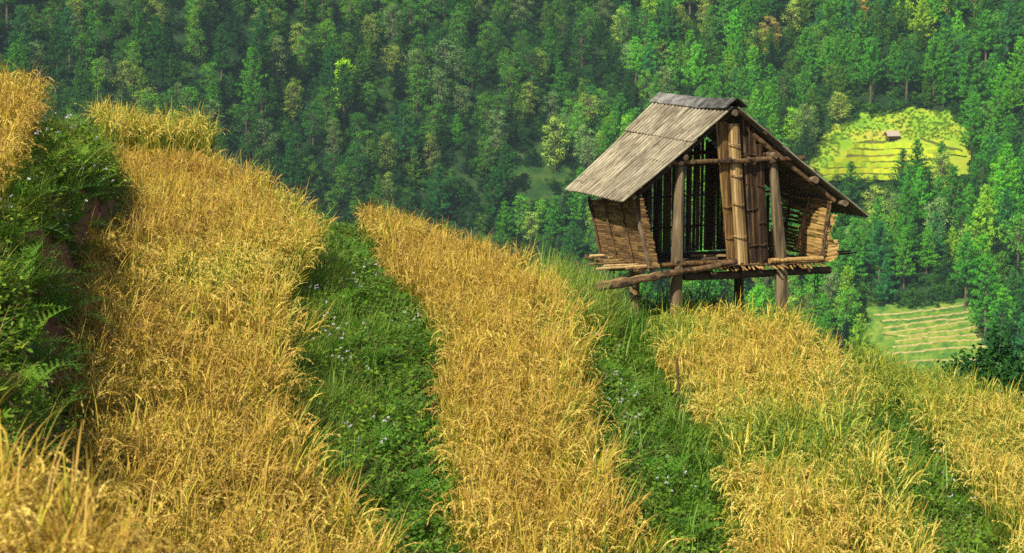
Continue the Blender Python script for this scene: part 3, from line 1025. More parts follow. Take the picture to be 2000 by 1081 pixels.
post(uvw(1329, 316, 0.03), uvw(1322, 508, 0.0), uvw(1320, 640, 0.0), 0.062, 0.080)
post(uvw(1508, 306, 0.05), uvw(1526, 508, 0.02), uvw(1530, 640, 0.02), 0.062, 0.085)
bl, br = uvw(1240, 530, 1.28), uvw(1443, 540, 1.22)
post(bl + Vector((0.02, 0, 1.35)), bl, uvw(1239, 640, 1.28), 0.06, 0.072, mat='wood')
post(br + Vector((-0.02, 0, 1.5)), br, uvw(1448, 620, 1.22), 0.06, 0.070, mat='dark_wood')

# tie beam across the front, and a second at the back
b = MB(); b.log(uvw(1305, 319, -0.06), uvw(1570, 309, -0.02), 0.030, 0.036, rings=12); b.build('tie_beam', [M['wood']], HUT)
p = uvw(1305, 319, -0.06); q = uvw(1570, 309, -0.02)
b = MB(); b.log(p + Vector((0.1, 1.42, 0)), q + Vector((-0.1, 1.42, 0)), 0.03, 0.03); b.build('tie_beam', [M['dark_wood']], HUT)

# ---- floor: joists, dark bearer, bamboo floor with ragged front
FL = uvw(1277, 524, 0.0); FR = uvw(1606, 514, 0.0)
D_IN = 1.5
b = MB(); b.log(uvw(1335, 541, 0.10), uvw(1621, 528, 0.10), 0.052, 0.050, 10); b.build('bearer', [M['dark_wood']], HUT)
b = MB(); b.log(uvw(1335, 541, 0.10) + Vector((-0.55, 1.15, 0.02)), uvw(1621, 528, 0.10) + Vector((0, 1.15, 0.0)), 0.052, 0.050, 10); b.build('bearer', [M['dark_wood']], HUT)
for px, py in ((1256, 531), (1395, 536), (1454, 533), (1488, 530), (1580, 527)):
    p = uvw(px, py, -0.03); b = MB(); b.log(p, p + Vector((0, 1.75, 0.0)), 0.038, 0.034); b.build('joist', [M['dark_wood' if px > 1300 else 'wood']], HUT)
b = MB()
nfl = 34
for i in range(nfl):                                         # split bamboo laid along the front, in one deck
    v = -0.03 + (D_IN + 0.08) * i / nfl
    a = FL + Vector((random.uniform(-0.10, -0.01), v, 0.012)); c = FR + Vector((random.uniform(-0.02, 0.05), v, 0.012))
    a.y = c.y = v
    if i > 28: a.x -= 0.05
    b.beam(a + Vector((0, 0, random.uniform(-.006, .006))), c + Vector((0, 0, random.uniform(-.006, .006))), EV, EW, 0.040, 0.012, 0, random.random())
floor = b.build('floor', [M['slat']], HUT)
b = MB()
for i in range(46):                                          # crushed bamboo hanging ragged over the front of the floor
    t = i / 46
    x = FL.x + (FR.x - FL.x) * (0.30 + 0.70 * t)
    z0 = FL.z + (FR.z - FL.z) * (0.30 + 0.70 * t)
    L = random.uniform(0.10, 0.24)
    tw = random.uniform(-0.35, 0.15)
    p = Vector((x, 0.05, z0 + 0.022)); q = p + Vector((tw * L, -L, -0.05 - random.random() * 0.03))
    b.beam(p, q, EU, EW, 0.024, 0.006, 0, random.random())
b.build('floor_mat', [M['bamboo']], HUT)
# sill poles lying on the front edge
b = MB(); b.log(uvw(1280, 518, -0.05), uvw(1425, 511, -0.04), 0.030, 0.033, rings=10); b.build('sill_pole', [M['bamboo']], HUT)
b = MB(); b.log(uvw(1503, 510, -0.05), uvw(1607, 505, -0.04), 0.033, 0.030, rings=10); b.build('sill_pole', [M['bamboo']], HUT)
# poles of the floor sticking out past the left wall and the right wall
for v, x0, x1, r, dz in ((0.00, 1160, 1285, 0.016, 0.00), (0.16, 1165, 1300, 0.019, 0.0), (0.42, 1180, 1270, 0.018, -0.005), (0.62, 1150, 1262, 0.017, 0.0), (0.88, 1182, 1262, 0.018, 0.0), (1.15, 1188, 1250, 0.02, 0.0), (1.40, 1152, 1240, 0.022, 0.005)):
    c = uvw(1277, 524, 0.0).z + 0.01 + dz
    def at(px):
        p = uvw(px, 515, v); return Vector((p.x, v, c + random.uniform(-0.012, 0.004)))
    if v == 0.0: x0 = 1222
    b = MB(); b.log(at(x0), at(x1), r, r, 9, 6, 0.006); b.build('floor_pole', [M['bamboo_pale']], HUT)
for v, x1, dz in ((0.55, 1657, 0.02), (0.75, 1672, 0.0), (0.95, 1662, 0.0)):
    c = FR.z + dz
    p = uvw(1560, 510, v); q = uvw(x1, 510, v)
    b = MB(); b.log(Vector((p.x, v, c)), Vector((q.x, v, c + 0.01)), 0.014, 0.012, 8, 5, 0.004); b.build('floor_pole', [M['slat']], HUT)

# ---- left wall: woven panel between battens, leaning outward
lb, lt = uvw(1277, 522, 0.0), uvw(1246, 388, 0.0)
lbB, ltB = uvw(1174, 500, 1.50), uvw(1152.5, 390, 1.50)


def wall_pt(q4, s, t):
    """q4: front bottom, front top, back bottom, back top; s depth 0..1, t up 0..1"""
    a, b_, c, d = q4
    return a.lerp(b_, t).lerp(c.lerp(d, t), s)


def woven(name, q4, rows, cuts, outn, mats, gap=0.04, fill=None, jit=0.010, ragged=0.02, wv=0.005):
    b = MB()
    H = (q4[1] - q4[0]).length
    for r in range(rows):
        t0, t1 = r / rows, (r + 1 - gap) / rows
        for a0, a1 in zip(cuts[:-1], cuts[1:]):
            if fill and not fill((a0 + a1) / 2, t0): continue
            rnd = random.random()
            o = outn * (random.uniform(-jit, jit) + (wv if (r + int(a0 * 40)) % 2 else -wv))
            e0, e1 = random.uniform(-0.14, 0.14) / rows, random.uniform(-0.14, 0.14) / rows
            aa0 = a0 + (random.uniform(-ragged, ragged) if a0 in (cuts[0],) else 0)
            aa1 = a1 + (random.uniform(-ragged, ragged) if a1 in (cuts[-1],) else 0.01)
            n = 4
            for k in range(n):
                s0, s1 = aa0 + (aa1 - aa0) * k / n, aa0 + (aa1 - aa0) * (k + 1) / n
                k0, k1 = e0 + (e1 - e0) * k / n, e0 + (e1 - e0) * (k + 1) / n
                bow0, bow1 = 0.006 * math.sin(math.pi * k / n), 0.006 * math.sin(math.pi * (k + 1) / n)
                p = [wall_pt(q4, s0, t0 + k0) + o + outn * bow0, wall_pt(q4, s1, t0 + k1) + o + outn * bow1, wall_pt(q4, s1, t1 + k1) + o + outn * bow1, wall_pt(q4, s0, t1 + k0) + o + outn * bow0]
                th = outn * 0.005
                c8 = [p[0] - th, p[1] - th, p[1] + th, p[0] + th, p[3] - th, p[2] - th, p[2] + th, p[3] + th]
                b.hexa(c8, 0, rnd)
    return b.build(name, mats, HUT)


qL = (lb, lt, lbB, ltB)
outL = (lbB - lb).cross(lt - lb).normalized()
if outL.x > 0: outL = -outL
wl = woven('wall', qL, 52, [-0.10, 0.0, 0.22, 0.42, 0.62, 0.82, 1.0], outL, [M['weave']], 0.0, None, 0.002, 0.02, 0.001)
for s, r, mat in ((0.97, 0.022, 'dark_wood'), (0.66, 0.014, 'wood'), (0.34, 0.014, 'wood'), (0.05, 0.036, 'grey_wood')):
    b = MB()
    b.log(wall_pt(qL, s, -0.05) + outL * 0.03, wall_pt(qL, s, 1.06) + outL * 0.03, r, r * 0.9, 9, 9, 0.014)
    o = b.build('batten', [M[mat]], wl)
b = MB(); b.log(wall_pt(qL, -0.03, 0.0) + outL * 0.03, wall_pt(qL, 1.0, 0.01) + outL * 0.03, 0.013, 0.013, 8, 8); b.build('bottom_rail', [M['dark_wood']], wl)

# ---- right wall: thin woven straw-bamboo with gaps, seen from inside
rb, rt = uvw(1606, 499, 0.02), uvw(1622, 394, 0.02)
qR = (rb + Vector((0, 0, -0.05)), rt, rb + Vector((0.02, 1.48, -0.03)), rt + Vector((0.04, 1.48, 0.02)))
outR = Vector((1, 0, 0.1)).normalized()
holes = [(random.random(), random.uniform(0.25, 1.0)) for _ in range(34)]
wr = woven('wall', qR, 34, [-0.02, 0.16, 0.34, 0.52, 0.7, 0.86, 1.0], outR, [M['weave_gold']], 0.10,
           lambda s, t: not (s > 0.25 and any(abs(s - h[0]) < 0.09 and abs(t - h[1]) < 0.014 for h in holes)) and not (s > 0.3 and 0.86 < t < 0.92), 0.006)
for s, r in ((0.0, 0.013), (0.36, 0.02), (0.7, 0.018)):
    b = MB(); b.log(wall_pt(qR, s, -0.02) - outR * 0.03, wall_pt(qR, s, 1.02) - outR * 0.03, r, r, 8, 7, 0.01); b.build('batten', [M['wood']], wr)
# loose end of the matting that curls out past the right corner
b = MB()
rows = 30
for r in range(rows):
    t = r / rows
    py = 512 - (512 - 418) * t
    ext = 30 + 4 * math.sin(t * 9) if t < 0.44 else (14 + 3 * math.sin(t * 17) if t < 0.95 else 22)
    if 0.62 < t < 0.68: ext = 9
    x0 = 1600 + 16 * t
    n = 5
    for k in range(n):
        f0, f1 = k / n, (k + 1) / n
        up = (0.55 - t) * -10 if t < 0.5 else 0
        pa = uvw(x0 + ext * f0, py + up * f0 * f0, 0.02 - 0.10 * f0 ** 1.5); pb = uvw(x0 + ext * f1 + random.uniform(-3, 3) * (k == n - 1), py + up * f1 * f1 + random.uniform(-.6, .6), 0.02 - 0.10 * f1 ** 1.5)
        b.beam(pa, pb, EV, EW, 0.008, 0.021, 0, (r * 0.37 + random.uniform(-0.1, 0.1)) % 1.0)
b.build('loose_matting', [M['weave_gold']], HUT)
b = MB(); b.log(uvw(1623, 402, -0.03), uvw(1606, 500, -0.03), 0.010, 0.010, 7, 7, 0.008); b.build('batten', [M['dark_wood']], HUT)
b = MB(); b.tube([uvw(1618 + 3 * math.cos(a) , 437 + 5 * math.sin(a), -0.09) for a in np.linspace(0, 6.28, 12)], [0.011] * 12, 6); b.build('lashing', [M['rope']], HUT)

# ---- back wall: upright split bamboo, light between the pieces
b = MB()
ub0, ub1 = lbB.x + 0.02, rb.x + 0.03
u = ub0
VB = 1.47
flz = FL.z
while u < ub1:
    wdt = random.uniform(0.035, 0.06)
    slope = (u - apex.x)
    top = (apex.z - 0.16) - abs(slope) * 0.86 + 0.02
    top = max(top, flz + 0.75)
    if apex.x - 0.75 < u < apex.x + 0.02: top = min(top, uvw(1390, 300, VB).z + random.uniform(-0.02, 0.05))
    lean = random.uniform(-0.012, 0.018)
    p = Vector((u, VB + random.uniform(-0.01, 0.01), flz)); q = Vector((u + lean, VB, top - random.uniform(0, 0.05)))
    b.beam(p, q, EU, EV, wdt, 0.012, 0, random.random())
    u += wdt * 0.96 + random.choice([0, 0.003, 0.006, 0.011, 0.006, 0.020])
wb = b.build('wall', [M['slat']], HUT)
for z_ in (0.35, 0.78, 1.2):
    b = MB(); b.log(Vector((ub0, VB - 0.02, flz + z_)), Vector((ub1, VB - 0.02, flz + z_ + 0.02)), 0.015, 0.015, 7, 6); b.build('rail', [M['dark_wood']], wb)

# ---- the flattened bamboo boards of the front
def bamboo_board(xt0, xt1, xb0, xb1, yt, yb, v, mat, ribs, nodes, name='front_board'):
    b = MB()
    n = 16
    ends = [random.uniform(-4, 4) for _ in range(ribs)]
    for r in range(ribs):
        f0, f1 = (r + 0.08) / ribs, (r + 0.92) / ribs
        rnd = random.random()
        for k in range(n):
            t0, t1 = k / n, (k + 1) / n
            def pt(f, t):
                yy = yt + (yb - yt) * t + (ends[r] if t == 1 else 0)
                x = (xt0 + (xt1 - xt0) * f) * (1 - t) + (xb0 + (xb1 - xb0) * f) * t
                nb = sum(math.exp(-((t - m) / 0.008) ** 2) for m in nodes)
                return uvw(x, yy, v - 0.018 * math.sin(math.pi * f) - 0.012 * nb + 0.003 * math.sin(r * 2.1))
            th = EV * 0.012
            a, c, d, e = pt(f0, t0), pt(f1, t0), pt(f1, t1), pt(f0, t1)
            b.hexa([e, d, d + th, e + th, a, c, c + th, a + th], 0, min(1, rnd))
    o = b.build(name, [M[mat]], HUT)
    for m in nodes:                                           # raised node rings of the cane
        nb = MB()
        k = 5
        for i in range(k):
            fa, fb = i / k, (i + 1) / k - 0.04
            def pn(f):
                x = (xt0 + (xt1 - xt0) * f) * (1 - m) + (xb0 + (xb1 - xb0) * f) * m
                return uvw(x, yt + (yb - yt) * m + 1.5 * math.sin(f * 5 + m * 30), v - 0.024 - 0.018 * math.sin(math.pi * f))
            nb.beam(pn(fa), pn(fb), EV, EW, 0.010, 0.013, 0, random.random())
        nb.build('cane_node', [M[mat if mat != 'bamboo_dark' else 'slat']], o)
    return o


bamboo_board(1397, 1420, 1420, 1440, 238, 506, 0.02, 'bamboo', 5, (0.30, 0.62, 0.84))
bamboo_board(1421, 1444, 1437, 1462, 242, 517, -0.01, 'bamboo_pale', 5, (0.15, 0.37, 0.57, 0.80))
bamboo_board(1444, 1474, 1458, 1486, 232, 517, 0.05, 'bamboo_dark', 6, (0.25, 0.62, 0.87))
bamboo_board(1474, 1490, 1484, 1502, 282, 512, 0.03, 'bamboo_dark', 4, (0.35, 0.66, 0.85))
bamboo_board(1500, 1512, 1502, 1516, 452, 505, 0.30, 'bamboo', 2, (0.5,), 'inner_board')
b = MB(); b.beam(uvw(1574, 412, 0.55), uvw(1556, 486, 0.45), EU, EV, 0.05, 0.02, 0, 0.6); b.build('inner_board', [M['wood']], HUT)

# lashings where the timbers cross
def lashing(c, axis, r, turns=4):
    axis = axis.normalized()
    a = axis.cross(Vector((0.1, 0.3, 1))).normalized(); d = axis.cross(a)
    pts = []
    for i in range(turns * 10 + 1):
        an = 2 * math.pi * i / 10
        pts.append(c + axis * (i / (turns * 10) - 0.5) * 0.05 + (a * math.cos(an) + d * math.sin(an)) * r)
    b = MB(); b.tube(pts, [0.006] * len(pts), 5, 0, random.random(), False)
    b.build('lashing', [M['dark_wood']], HUT)


lashing(uvw(1327, 318, -0.02), Vector((0.25, 0.0, 1)), 0.088)
lashing(uvw(1510, 311, 0.0), Vector((-0.3, 0, 1)), 0.088)
lashing(uvw(1424, 314, -0.05), Vector((1, 0, 0.03)), 0.042)
lashing(uvw(1460, 313, -0.05), Vector((1, 0, 0.03)), 0.042)
lashing(uvw(1322, 512, -0.03), Vector((1, 0, 0.02)), 0.05)

# ---- things that rest on the hut or hang from it
def log_thing(name, label, cat, p0, p1, r0, r1, mat, rings=14, seg=12):
    """a free log: origin at its lower end"""
    w0 = Matrix.Rotation(YAW, 4, 'Z') @ p0 + HO
    w1 = Matrix.Rotation(YAW, 4, 'Z') @ p1 + HO
    b = MB(); b.log((0, 0, 0), w1 - w0, r0, r1, seg, rings, 0.02, 0, 0.07)
    o = b.build(name, [M[mat]])
    o.location = w0
    return tag(o, label, cat)


log_thing('log', 'thick brown log resting aslant on the front edge of the hut floor', 'log', uvw(1162, 564, -0.20), uvw(1438, 511, -0.13), 0.048, 0.040, 'wood')
log_thing('pole', 'thinner brown pole lying just behind the thick slanting log', 'pole', uvw(1166, 556, -0.10), uvw(1330, 528, -0.10), 0.030, 0.028, 'wood')
for i, (a, c, w_, lb_) in enumerate((((1350, 487), (1418, 497), 0.10, 'short pale plank lying inside the hut behind the front boards'), ((1300, 497), (1400, 500), 0.07, 'long dark plank lying inside the hut beside the left post'))):
    p, q = uvw(a[0], a[1], 0.7 - 0.4 * i), uvw(c[0], c[1], 0.45 - 0.2 * i)
    w0 = Matrix.Rotation(YAW, 4, 'Z') @ p + HO; w1 = Matrix.Rotation(YAW, 4, 'Z') @ q + HO
    b = MB(); d = (w1 - w0); sdv = d.cross(Vector((0, 0, 1))).normalized()
    w0.z = HO.z + FL.z + 0.045; d.z = 0.01
    b.beam((0, 0, 0), d, sdv, EW, w_, 0.022, 0, random.random())
    o = b.build('plank', [M['wood' if i == 0 else 'dark_wood']]); o.location = w0
    tag(o, lb_, 'plank')
# rope
w0 = Matrix.Rotation(YAW, 4, 'Z') @ uvw(1594, 530, 0.06) + HO
b = MB()
sc = 26.5 / F_PX
seq = [(0, 0), (-2, 14), (-3, 28), (0, 38), (-2, 48), (-4, 60)]
b.tube([Vector((x * sc, 0, -y * sc)) for x, y in seq], [0.006] * 6, 6)
b.tube([Vector((x * sc, 0.01, -y * sc)) for x, y in [(2, 0), (4, 20), (5, 34), (1, 40), (4, 48), (3, 57)]], [0.006] * 6, 6)
b.tube([Vector((x * sc, -0.01, -y * sc)) for x, y in [(-1, 32), (5, 38), (1, 43), (-3, 38), (2, 33), (5, 42)]], [0.008] * 6, 6)
o = b.build('rope', [M['rope']]); o.location = w0
tag(o, 'dark knotted rope hanging from the end of the floor beam', 'rope')
# stake
px, py = 1334, 795
gx, gy = (1334 - 1000) / F_PX * 20.8, 20.8
b = MB(); b.log((0, 0, -0.1), (-0.035, 0, 0.78), 0.014, 0.012, 7, 6, 0.01)
o = b.build('stake', [M['dark_wood']]); o.location = (gx, gy, gz(gx, gy))
tag(o, 'thin dark wooden stake standing in the grass at the edge of the rice', 'stake')

# ------------------------------------------------------------------ far terraces on the mountainside
def hill_pt(px, py):
    return Vector(hit(px, py))


def terraced(name, rows, cols, mats, label, crop=0.0, lift=0.35, jag=0.0):
    """rows: (y at left, y at right, x left, x right) of each terrace lip from the top down; steps follow the hill"""
    lips = []
    for (yl, yr, xl, xr) in rows:
        line = []
        ph_ = random.uniform(0, 6.28)
        xl, xr = xl + random.uniform(-9, 9), xr + random.uniform(-7, 7)
        for j in range(cols + 1):
            f = j / cols
            px = xl + (xr - xl) * f
            py = yl + (yr - yl) * f + 1.8 * math.sin(f * 4 + ph_) + 0.8 * math.sin(f * 11 + 2 * ph_) + random.uniform(-jag, jag)
            p = hill_pt(px, py)
            line.append(p + Vector((0, -0.4, lift)))
        lips.append(line)
    b = MB()
    for i in range(len(lips) - 1):
        up, lo = lips[i], lips[i + 1]
        vs = []
        rnd = random.random()
        for j in range(cols + 1):
            # riser from the upper lip straight down to the tread of the lower terrace, then out to its lip
            u, l = up[j], lo[j]
            foot = Vector((u.x + (l.x - u.x) * 0.35, u.y + (l.y - u.y) * 0.35, l.z - 0.02))
            vs.append((u, foot, l))
        pts, fs, ms = [], [], []
        for t in vs: pts += list(t)
        for j in range(cols):
            a = j * 3
            fs.append((a, a + 3, a + 4, a + 1)); ms.append(1)
            fs.append((a + 1, a + 4, a + 5, a + 2)); ms.append(1 if crop == 0 else 0)
        base = len(b.v)
        b.add(pts, fs, 0, rnd)
        b.m[-len(fs):] = ms
        if crop == 0 and i > 0:
            for j in range(cols):
                u0, u1, f0, f1 = vs[j][0], vs[j + 1][0], Vector((0, 0.7, 0)), Vector((0, 0, random.uniform(0.14, 0.25)))
                zz = Vector((0, -0.03, 0.0))
                b.hexa([u0 + zz, u1 + zz, u1 + f0, u0 + f0, u0 + f1 + zz, u1 + f1 + zz, u1 + f0 + f1, u0 + f0 + f1], 2, random.random())
        if crop > 0:
            for j in range(cols):
                p0, p1 = vs[j][1], vs[j + 1][1]; l0, l1 = vs[j][2], vs[j + 1][2]
                e = 0.06
                a0, a1, c0, c1 = p0.lerp(l0, e), p1.lerp(l1, e), p0.lerp(l0, 0.99), p1.lerp(l1, 0.99)
                h = Vector((0, 0, crop * random.uniform(0.85, 1.1)))
                z = Vector((0, 0, 0.01))
                b.hexa([c0 + z, c1 + z, a1 + z, a0 + z, c0 + h, c1 + h, a1 + h, a0 + h], 2, rnd * 0.6 + random.random() * 0.4)
    return tag(b.build(name, mats), label, 'terraces', kind='structure')


def clearing(name, poly, mat, label, lift=0.25, step=4):
    """grassy sheet lying on the hill inside an outline"""
    def ins(x, y):
        c = False
        for (x0, y0), (x1, y1) in zip(poly, poly[1:] + poly[:1]):
            if (y0 > y) != (y1 > y) and x < (x1 - x0) * (y - y0) / (y1 - y0) + x0: c = not c
        return c
    xs_ = [p[0] for p in poly]; ys_ = [p[1] for p in poly]
    gx = np.arange(min(xs_) - step, max(xs_) + step, step); gy = np.arange(min(ys_) - step, max(ys_) + step, step * 0.7)
    P = {}
    b = MB(); vs, fs = [], []
    idm = {}
    def vid(i, j):
        if (i, j) not in idm:
            idm[(i, j)] = len(vs)
            vs.append(hill_pt(gx[i], gy[j]) + Vector((0, 0, lift)))
        return idm[(i, j)]
    for i in range(len(gx) - 1):
        for j in range(len(gy) - 1):
            wx, wy = 26 * (float(vnoise(gx[i] / 23.0, gy[j] / 17.0, 3)) - 0.5), 20 * (float(vnoise(gx[i] / 19.0, gy[j] / 15.0, 8)) - 0.5)
            if ins(gx[i] + wx, gy[j] + wy):
                fs.append((vid(i, j + 1), vid(i + 1, j + 1), vid(i + 1, j), vid(i, j)))
    b.add(vs, fs, 0, 0.5)
    return tag(b.build(name, [mat], smooth=True), label, 'clearing', kind='structure')


UP_POLY = [(1572, 330), (1585, 285), (1630, 248), (1690, 226), (1760, 216), (1850, 220), (1885, 250), (1895, 300), (1890, 345), (1700, 356), (1620, 356)]
LO_POLY = [(1690, 590), (1760, 598), (1890, 585), (1925, 640), (1940, 680), (1925, 740), (1720, 730), (1680, 650)]
GLADE = [(985, 330), (1010, 290), (1060, 285), (1130, 330), (1150, 380), (1100, 400), (1010, 395)]
clearing('meadow', UP_POLY, M['meadow'], 'bright yellow green clearing on the far slope right of the hut roof')
clearing('meadow', LO_POLY, M['terrace_green'], 'green clearing low on the far slope around the stepped plots')
clearing('meadow', GLADE, M['glade'], 'dim green glade among the trees left of the hut roof')
terraced('terraced_field', [(283, 279, 1672, 1745), (297, 292, 1662, 1800), (308, 303, 1648, 1830), (321, 315, 1636, 1850), (334, 327, 1618, 1850), (347, 340, 1606, 1850), (360, 352, 1606, 1840)], 26,
         [M['terrace_bank'], M['terrace_bank'], M['terrace_rice']], 'steps of bright yellow rice on the far clearing right of the hut', 1.15, 0.5)
terraced('terraced_field', [(270, 300, 1790, 1880), (288, 312, 1790, 1884)], 10, [M['terrace_bank'], M['terrace_bank'], M['terrace_rice']], 'small patch of yellow rice beside the pines on the far clearing', 1.0, 0.5)
terraced('terraced_field', [(604, 588, 1716, 1878), (622, 600, 1706, 1888), (634, 613, 1716, 1893), (646, 624, 1718, 1900), (655, 634, 1722, 1903), (662, 645, 1756, 1912), (673, 657, 1740, 1918), (683, 668, 1744, 1922), (696, 682, 1748, 1922), (716, 706, 1730, 1916), (738, 730, 1730, 1916)], 30,
         [M['terrace_straw'], M['terrace_green'], M['terrace_straw']], 'stepped green plots with straw coloured edges low on the far slope', 0.0, 0.4, 0.5)

# small field hut far across the valley
p = hill_pt(1741, 279)
fh = empty('field_hut', (p.x, p.y, p.z + 0.3), R(15))
tag(fh, 'tiny distant hut with pale roof above the bright yellow rice steps', 'hut')
for sx in (-1.1, 1.1):
    for sy in (-0.8, 0.8):
        b = MB(); b.log((sx, sy, -0.8), (sx, sy, 1.5), 0.10, 0.09, 7, 4); b.build('post', [M['grey_wood']], fh)
b = MB(); b.hexa([(-1.2, -0.9, 0.5), (1.2, -0.9, 0.5), (1.2, 0.9, 0.5), (-1.2, 0.9, 0.5), (-1.25, -0.95, 1.5), (1.25, -0.95, 1.5), (1.25, 0.95, 1.5), (-1.25, 0.95, 1.5)], 0, 0.4); b.build('wall', [M['weave']], fh)
b = MB()
for sg in (-1, 1):
    a = [Vector((-1.75, sg * 1.5, 1.25)), Vector((1.75, sg * 1.5, 1.25)), Vector((1.7, 0.0, 2.45)), Vector((-1.7, 0.0, 2.45))]
    th = Vector((0, 0, 0.12))
    b.hexa([q for q in a] + [q + th for q in a], 0, 0.6)
b.build('roof', [M['thatch']], fh)

# ------------------------------------------------------------------ trees
def leaf_quad(b, c, s, nrm, mat, rnd):
    t = nrm.cross(Vector((random.gauss(0, 1), random.gauss(0, 1), random.gauss(0, 1)))).normalized()
    u = nrm.cross(t)
    w, l = s * random.uniform(0.55, 0.8), s * random.uniform(0.8, 1.3)
    b.add([c - t * l * 0.5, c + u * w * 0.5, c + t * l * 0.5, c - u * w * 0.5], [(0, 1, 2, 3)], mat, rnd)


def gaussv():
    return Vector((random.gauss(0, 1), random.gauss(0, 1), random.gauss(0, 1)))


def broadleaf(H, Wd, nclump, nleaf, leaf=0.34, trunk_t=0.35, mat='tree_leaf'):
    """crown and trunk meshes: clumps of leaves on limbs"""
    c, t = MB(), MB()
    top = Vector((random.uniform(-0.3, 0.3), random.uniform(-0.3, 0.3), H * 0.86))
    t.tube([(0, 0, -1.0), (random.uniform(-.1, .1), random.uniform(-.1, .1), H * 0.3), tuple(top * 0.72), tuple(top)], [H * 0.022, H * 0.018, H * 0.012, H * 0.004], 6, 0, 0.5)
    for k in range(nclump):
        f = (k + 0.5) / nclump
        z = H * (trunk_t + (1 - trunk_t) * f)
        prof = math.sin(math.pi * min(1, 0.12 + 0.80 * f)) ** 0.7
        az = k * 2.4 + random.uniform(-0.5, 0.5)
        rad = Wd * 0.5 * prof * random.uniform(0.35, 0.85)
        q = Vector((math.cos(az) * rad, math.sin(az) * rad, z - H * 0.07))
        t.tube([tuple(top * min(0.9, (z / H) * 0.72)), tuple(q * 0.6 + Vector((0, 0, z * 0.36))), tuple(q)], [H * 0.008, H * 0.006, 0.02], 5, 0, 0.5)
        cr = Wd * random.uniform(0.16, 0.26) * (0.75 + 0.4 * prof)
        cb = random.uniform(-0.18, 0.18)
        for i in range(nleaf):
            d = gaussv().normalized()
            if d.z < -0.3 and random.random() < 0.6: d.z *= -0.5
            rr = cr * (random.random() ** 0.22) * random.uniform(0.85, 1.12)
            p = q + Vector((d.x * rr, d.y * rr, d.z * rr * 0.8))
            nrm = (d + gaussv() * 0.3 + Vector((0, 0, 0.45))).normalized()
            leaf_quad(c, p, leaf * random.uniform(0.7, 1.25), nrm, 0, min(1, max(0, 0.5 + cb + random.gauss(0, 0.16))))
    return (c.build('crown', [M[mat]], link=False), t.build('trunk', [M['bark']], link=False))


def pine(H, Wd, bare, mat='tree_leaf', dens=1.0):
    c, t = MB(), MB()
    bend = Vector((random.uniform(-0.25, 0.25), random.uniform(-0.25, 0.25), 0))
    t.tube([(0, 0, -1.2), tuple(bend + Vector((0, 0, H * 0.4))), tuple(bend * 0.6 + Vector((0, 0, H * 0.75))), tuple(Vector((0, 0, H * 0.97)))], [H * 0.018, H * 0.014, H * 0.009, H * 0.002], 6, 0, 0.6)
    nw = int(13 * dens + (1 - bare) * 4)
    for k in range(nw):
        f = (k + random.uniform(0.1, 0.6)) / nw
        z = H * (bare + (1 - bare) * f)
        rad = Wd * 0.5 * (1 - f) ** 0.75 * (0.55 + 0.45 * min(1, f * 5 + 0.3)) * random.uniform(0.75, 1.2) + 0.25
        nb = random.randint(4, 6)
        a0 = random.uniform(0, 6.28)
        for j in range(nb):
            az = a0 + 6.28 * j / nb + random.uniform(-0.4, 0.4)
            L = rad * random.uniform(0.6, 1.2)
            up = random.uniform(-0.05, 0.35) + 0.5 * f
            dr = Vector((math.cos(az), math.sin(az), up)).normalized()
            o = Vector((0, 0, z)) + bend * (1 - f) * 0.6
            t.tube([tuple(o), tuple(o + dr * L * 0.7)], [0.05, 0.02], 4, 0, 0.4, False)
            ns = max(2, int(L / 0.42))
            cb = random.uniform(-0.15, 0.15)
            for m in range(ns):
                tt = (m + 0.8) / ns
                q = o + dr * L * tt + Vector((random.gauss(0, .12), random.gauss(0, .12), random.gauss(0, .10) + 0.10 * tt))
                for n_ in range(13):
                    d = (dr * 0.5 + gaussv() * 0.75 + Vector((0, 0, 0.45))).normalized()
                    l = random.uniform(0.32, 0.6)
                    s = d.cross(Vector((0, 0, 1)) + dr * 0.6 + gaussv() * 0.55).normalized() * random.uniform(0.07, 0.12)
                    b0 = q + gaussv() * 0.1
                    c.add([b0 - s, b0 + s, b0 + d * l], [(0, 1, 2)], 0, min(1, max(0, 0.5 + cb + random.gauss(0, 0.15) + 0.12 * (tt - 0.5))))
    for n_ in range(26):
        d = (gaussv() * 0.5 + Vector((0, 0, 1))).normalized()
        s = d.cross(gaussv()).normalized() * 0.06
        b0 = Vector((0, 0, H * random.uniform(0.94, 1.0))) + gaussv() * 0.08
        c.add([b0 - s, b0 + s, b0 + d * 0.5], [(0, 1, 2)], 0, random.uniform(0.4, 0.8))
    return (c.build('crown', [M[mat]], link=False), t.build('trunk', [M['bark']], link=False))


def bamboo_clump(H):
    c, t = MB(), MB()
    for k in range(9):
        az = random.uniform(0, 6.28)
        pts = arc_pts((random.gauss(0, .35), random.gauss(0, .35), -0.5), az, R(86), H * random.uniform(0.75, 1.05), 8, random.uniform(0.5, 1.5), 2.2)
        t.tube(pts, [0.05, 0.05, 0.045, 0.04, 0.035, 0.03, 0.02, 0.012, 0.005], 5, 0, 0.8, False)
        for i in range(2, 9):
            for m in range(30):
                q = pts[i].lerp(pts[i - 1], random.random()) + gaussv() * 0.30
                d = (gaussv() + Vector((0, 0, -0.5))).normalized()
                s = d.cross(gaussv()).normalized() * 0.05
                l = random.uniform(0.3, 0.5)
                c.add([q, q + d * l * 0.4 + s, q + d * l, q + d * l * 0.4 - s], [(0, 1, 2, 3)], 0, min(1, max(0, random.gauss(0.55, 0.18))))
    return (c.build('foliage', [M['tree_leaf']], link=False), t.build('culms', [M['bark']], link=False))


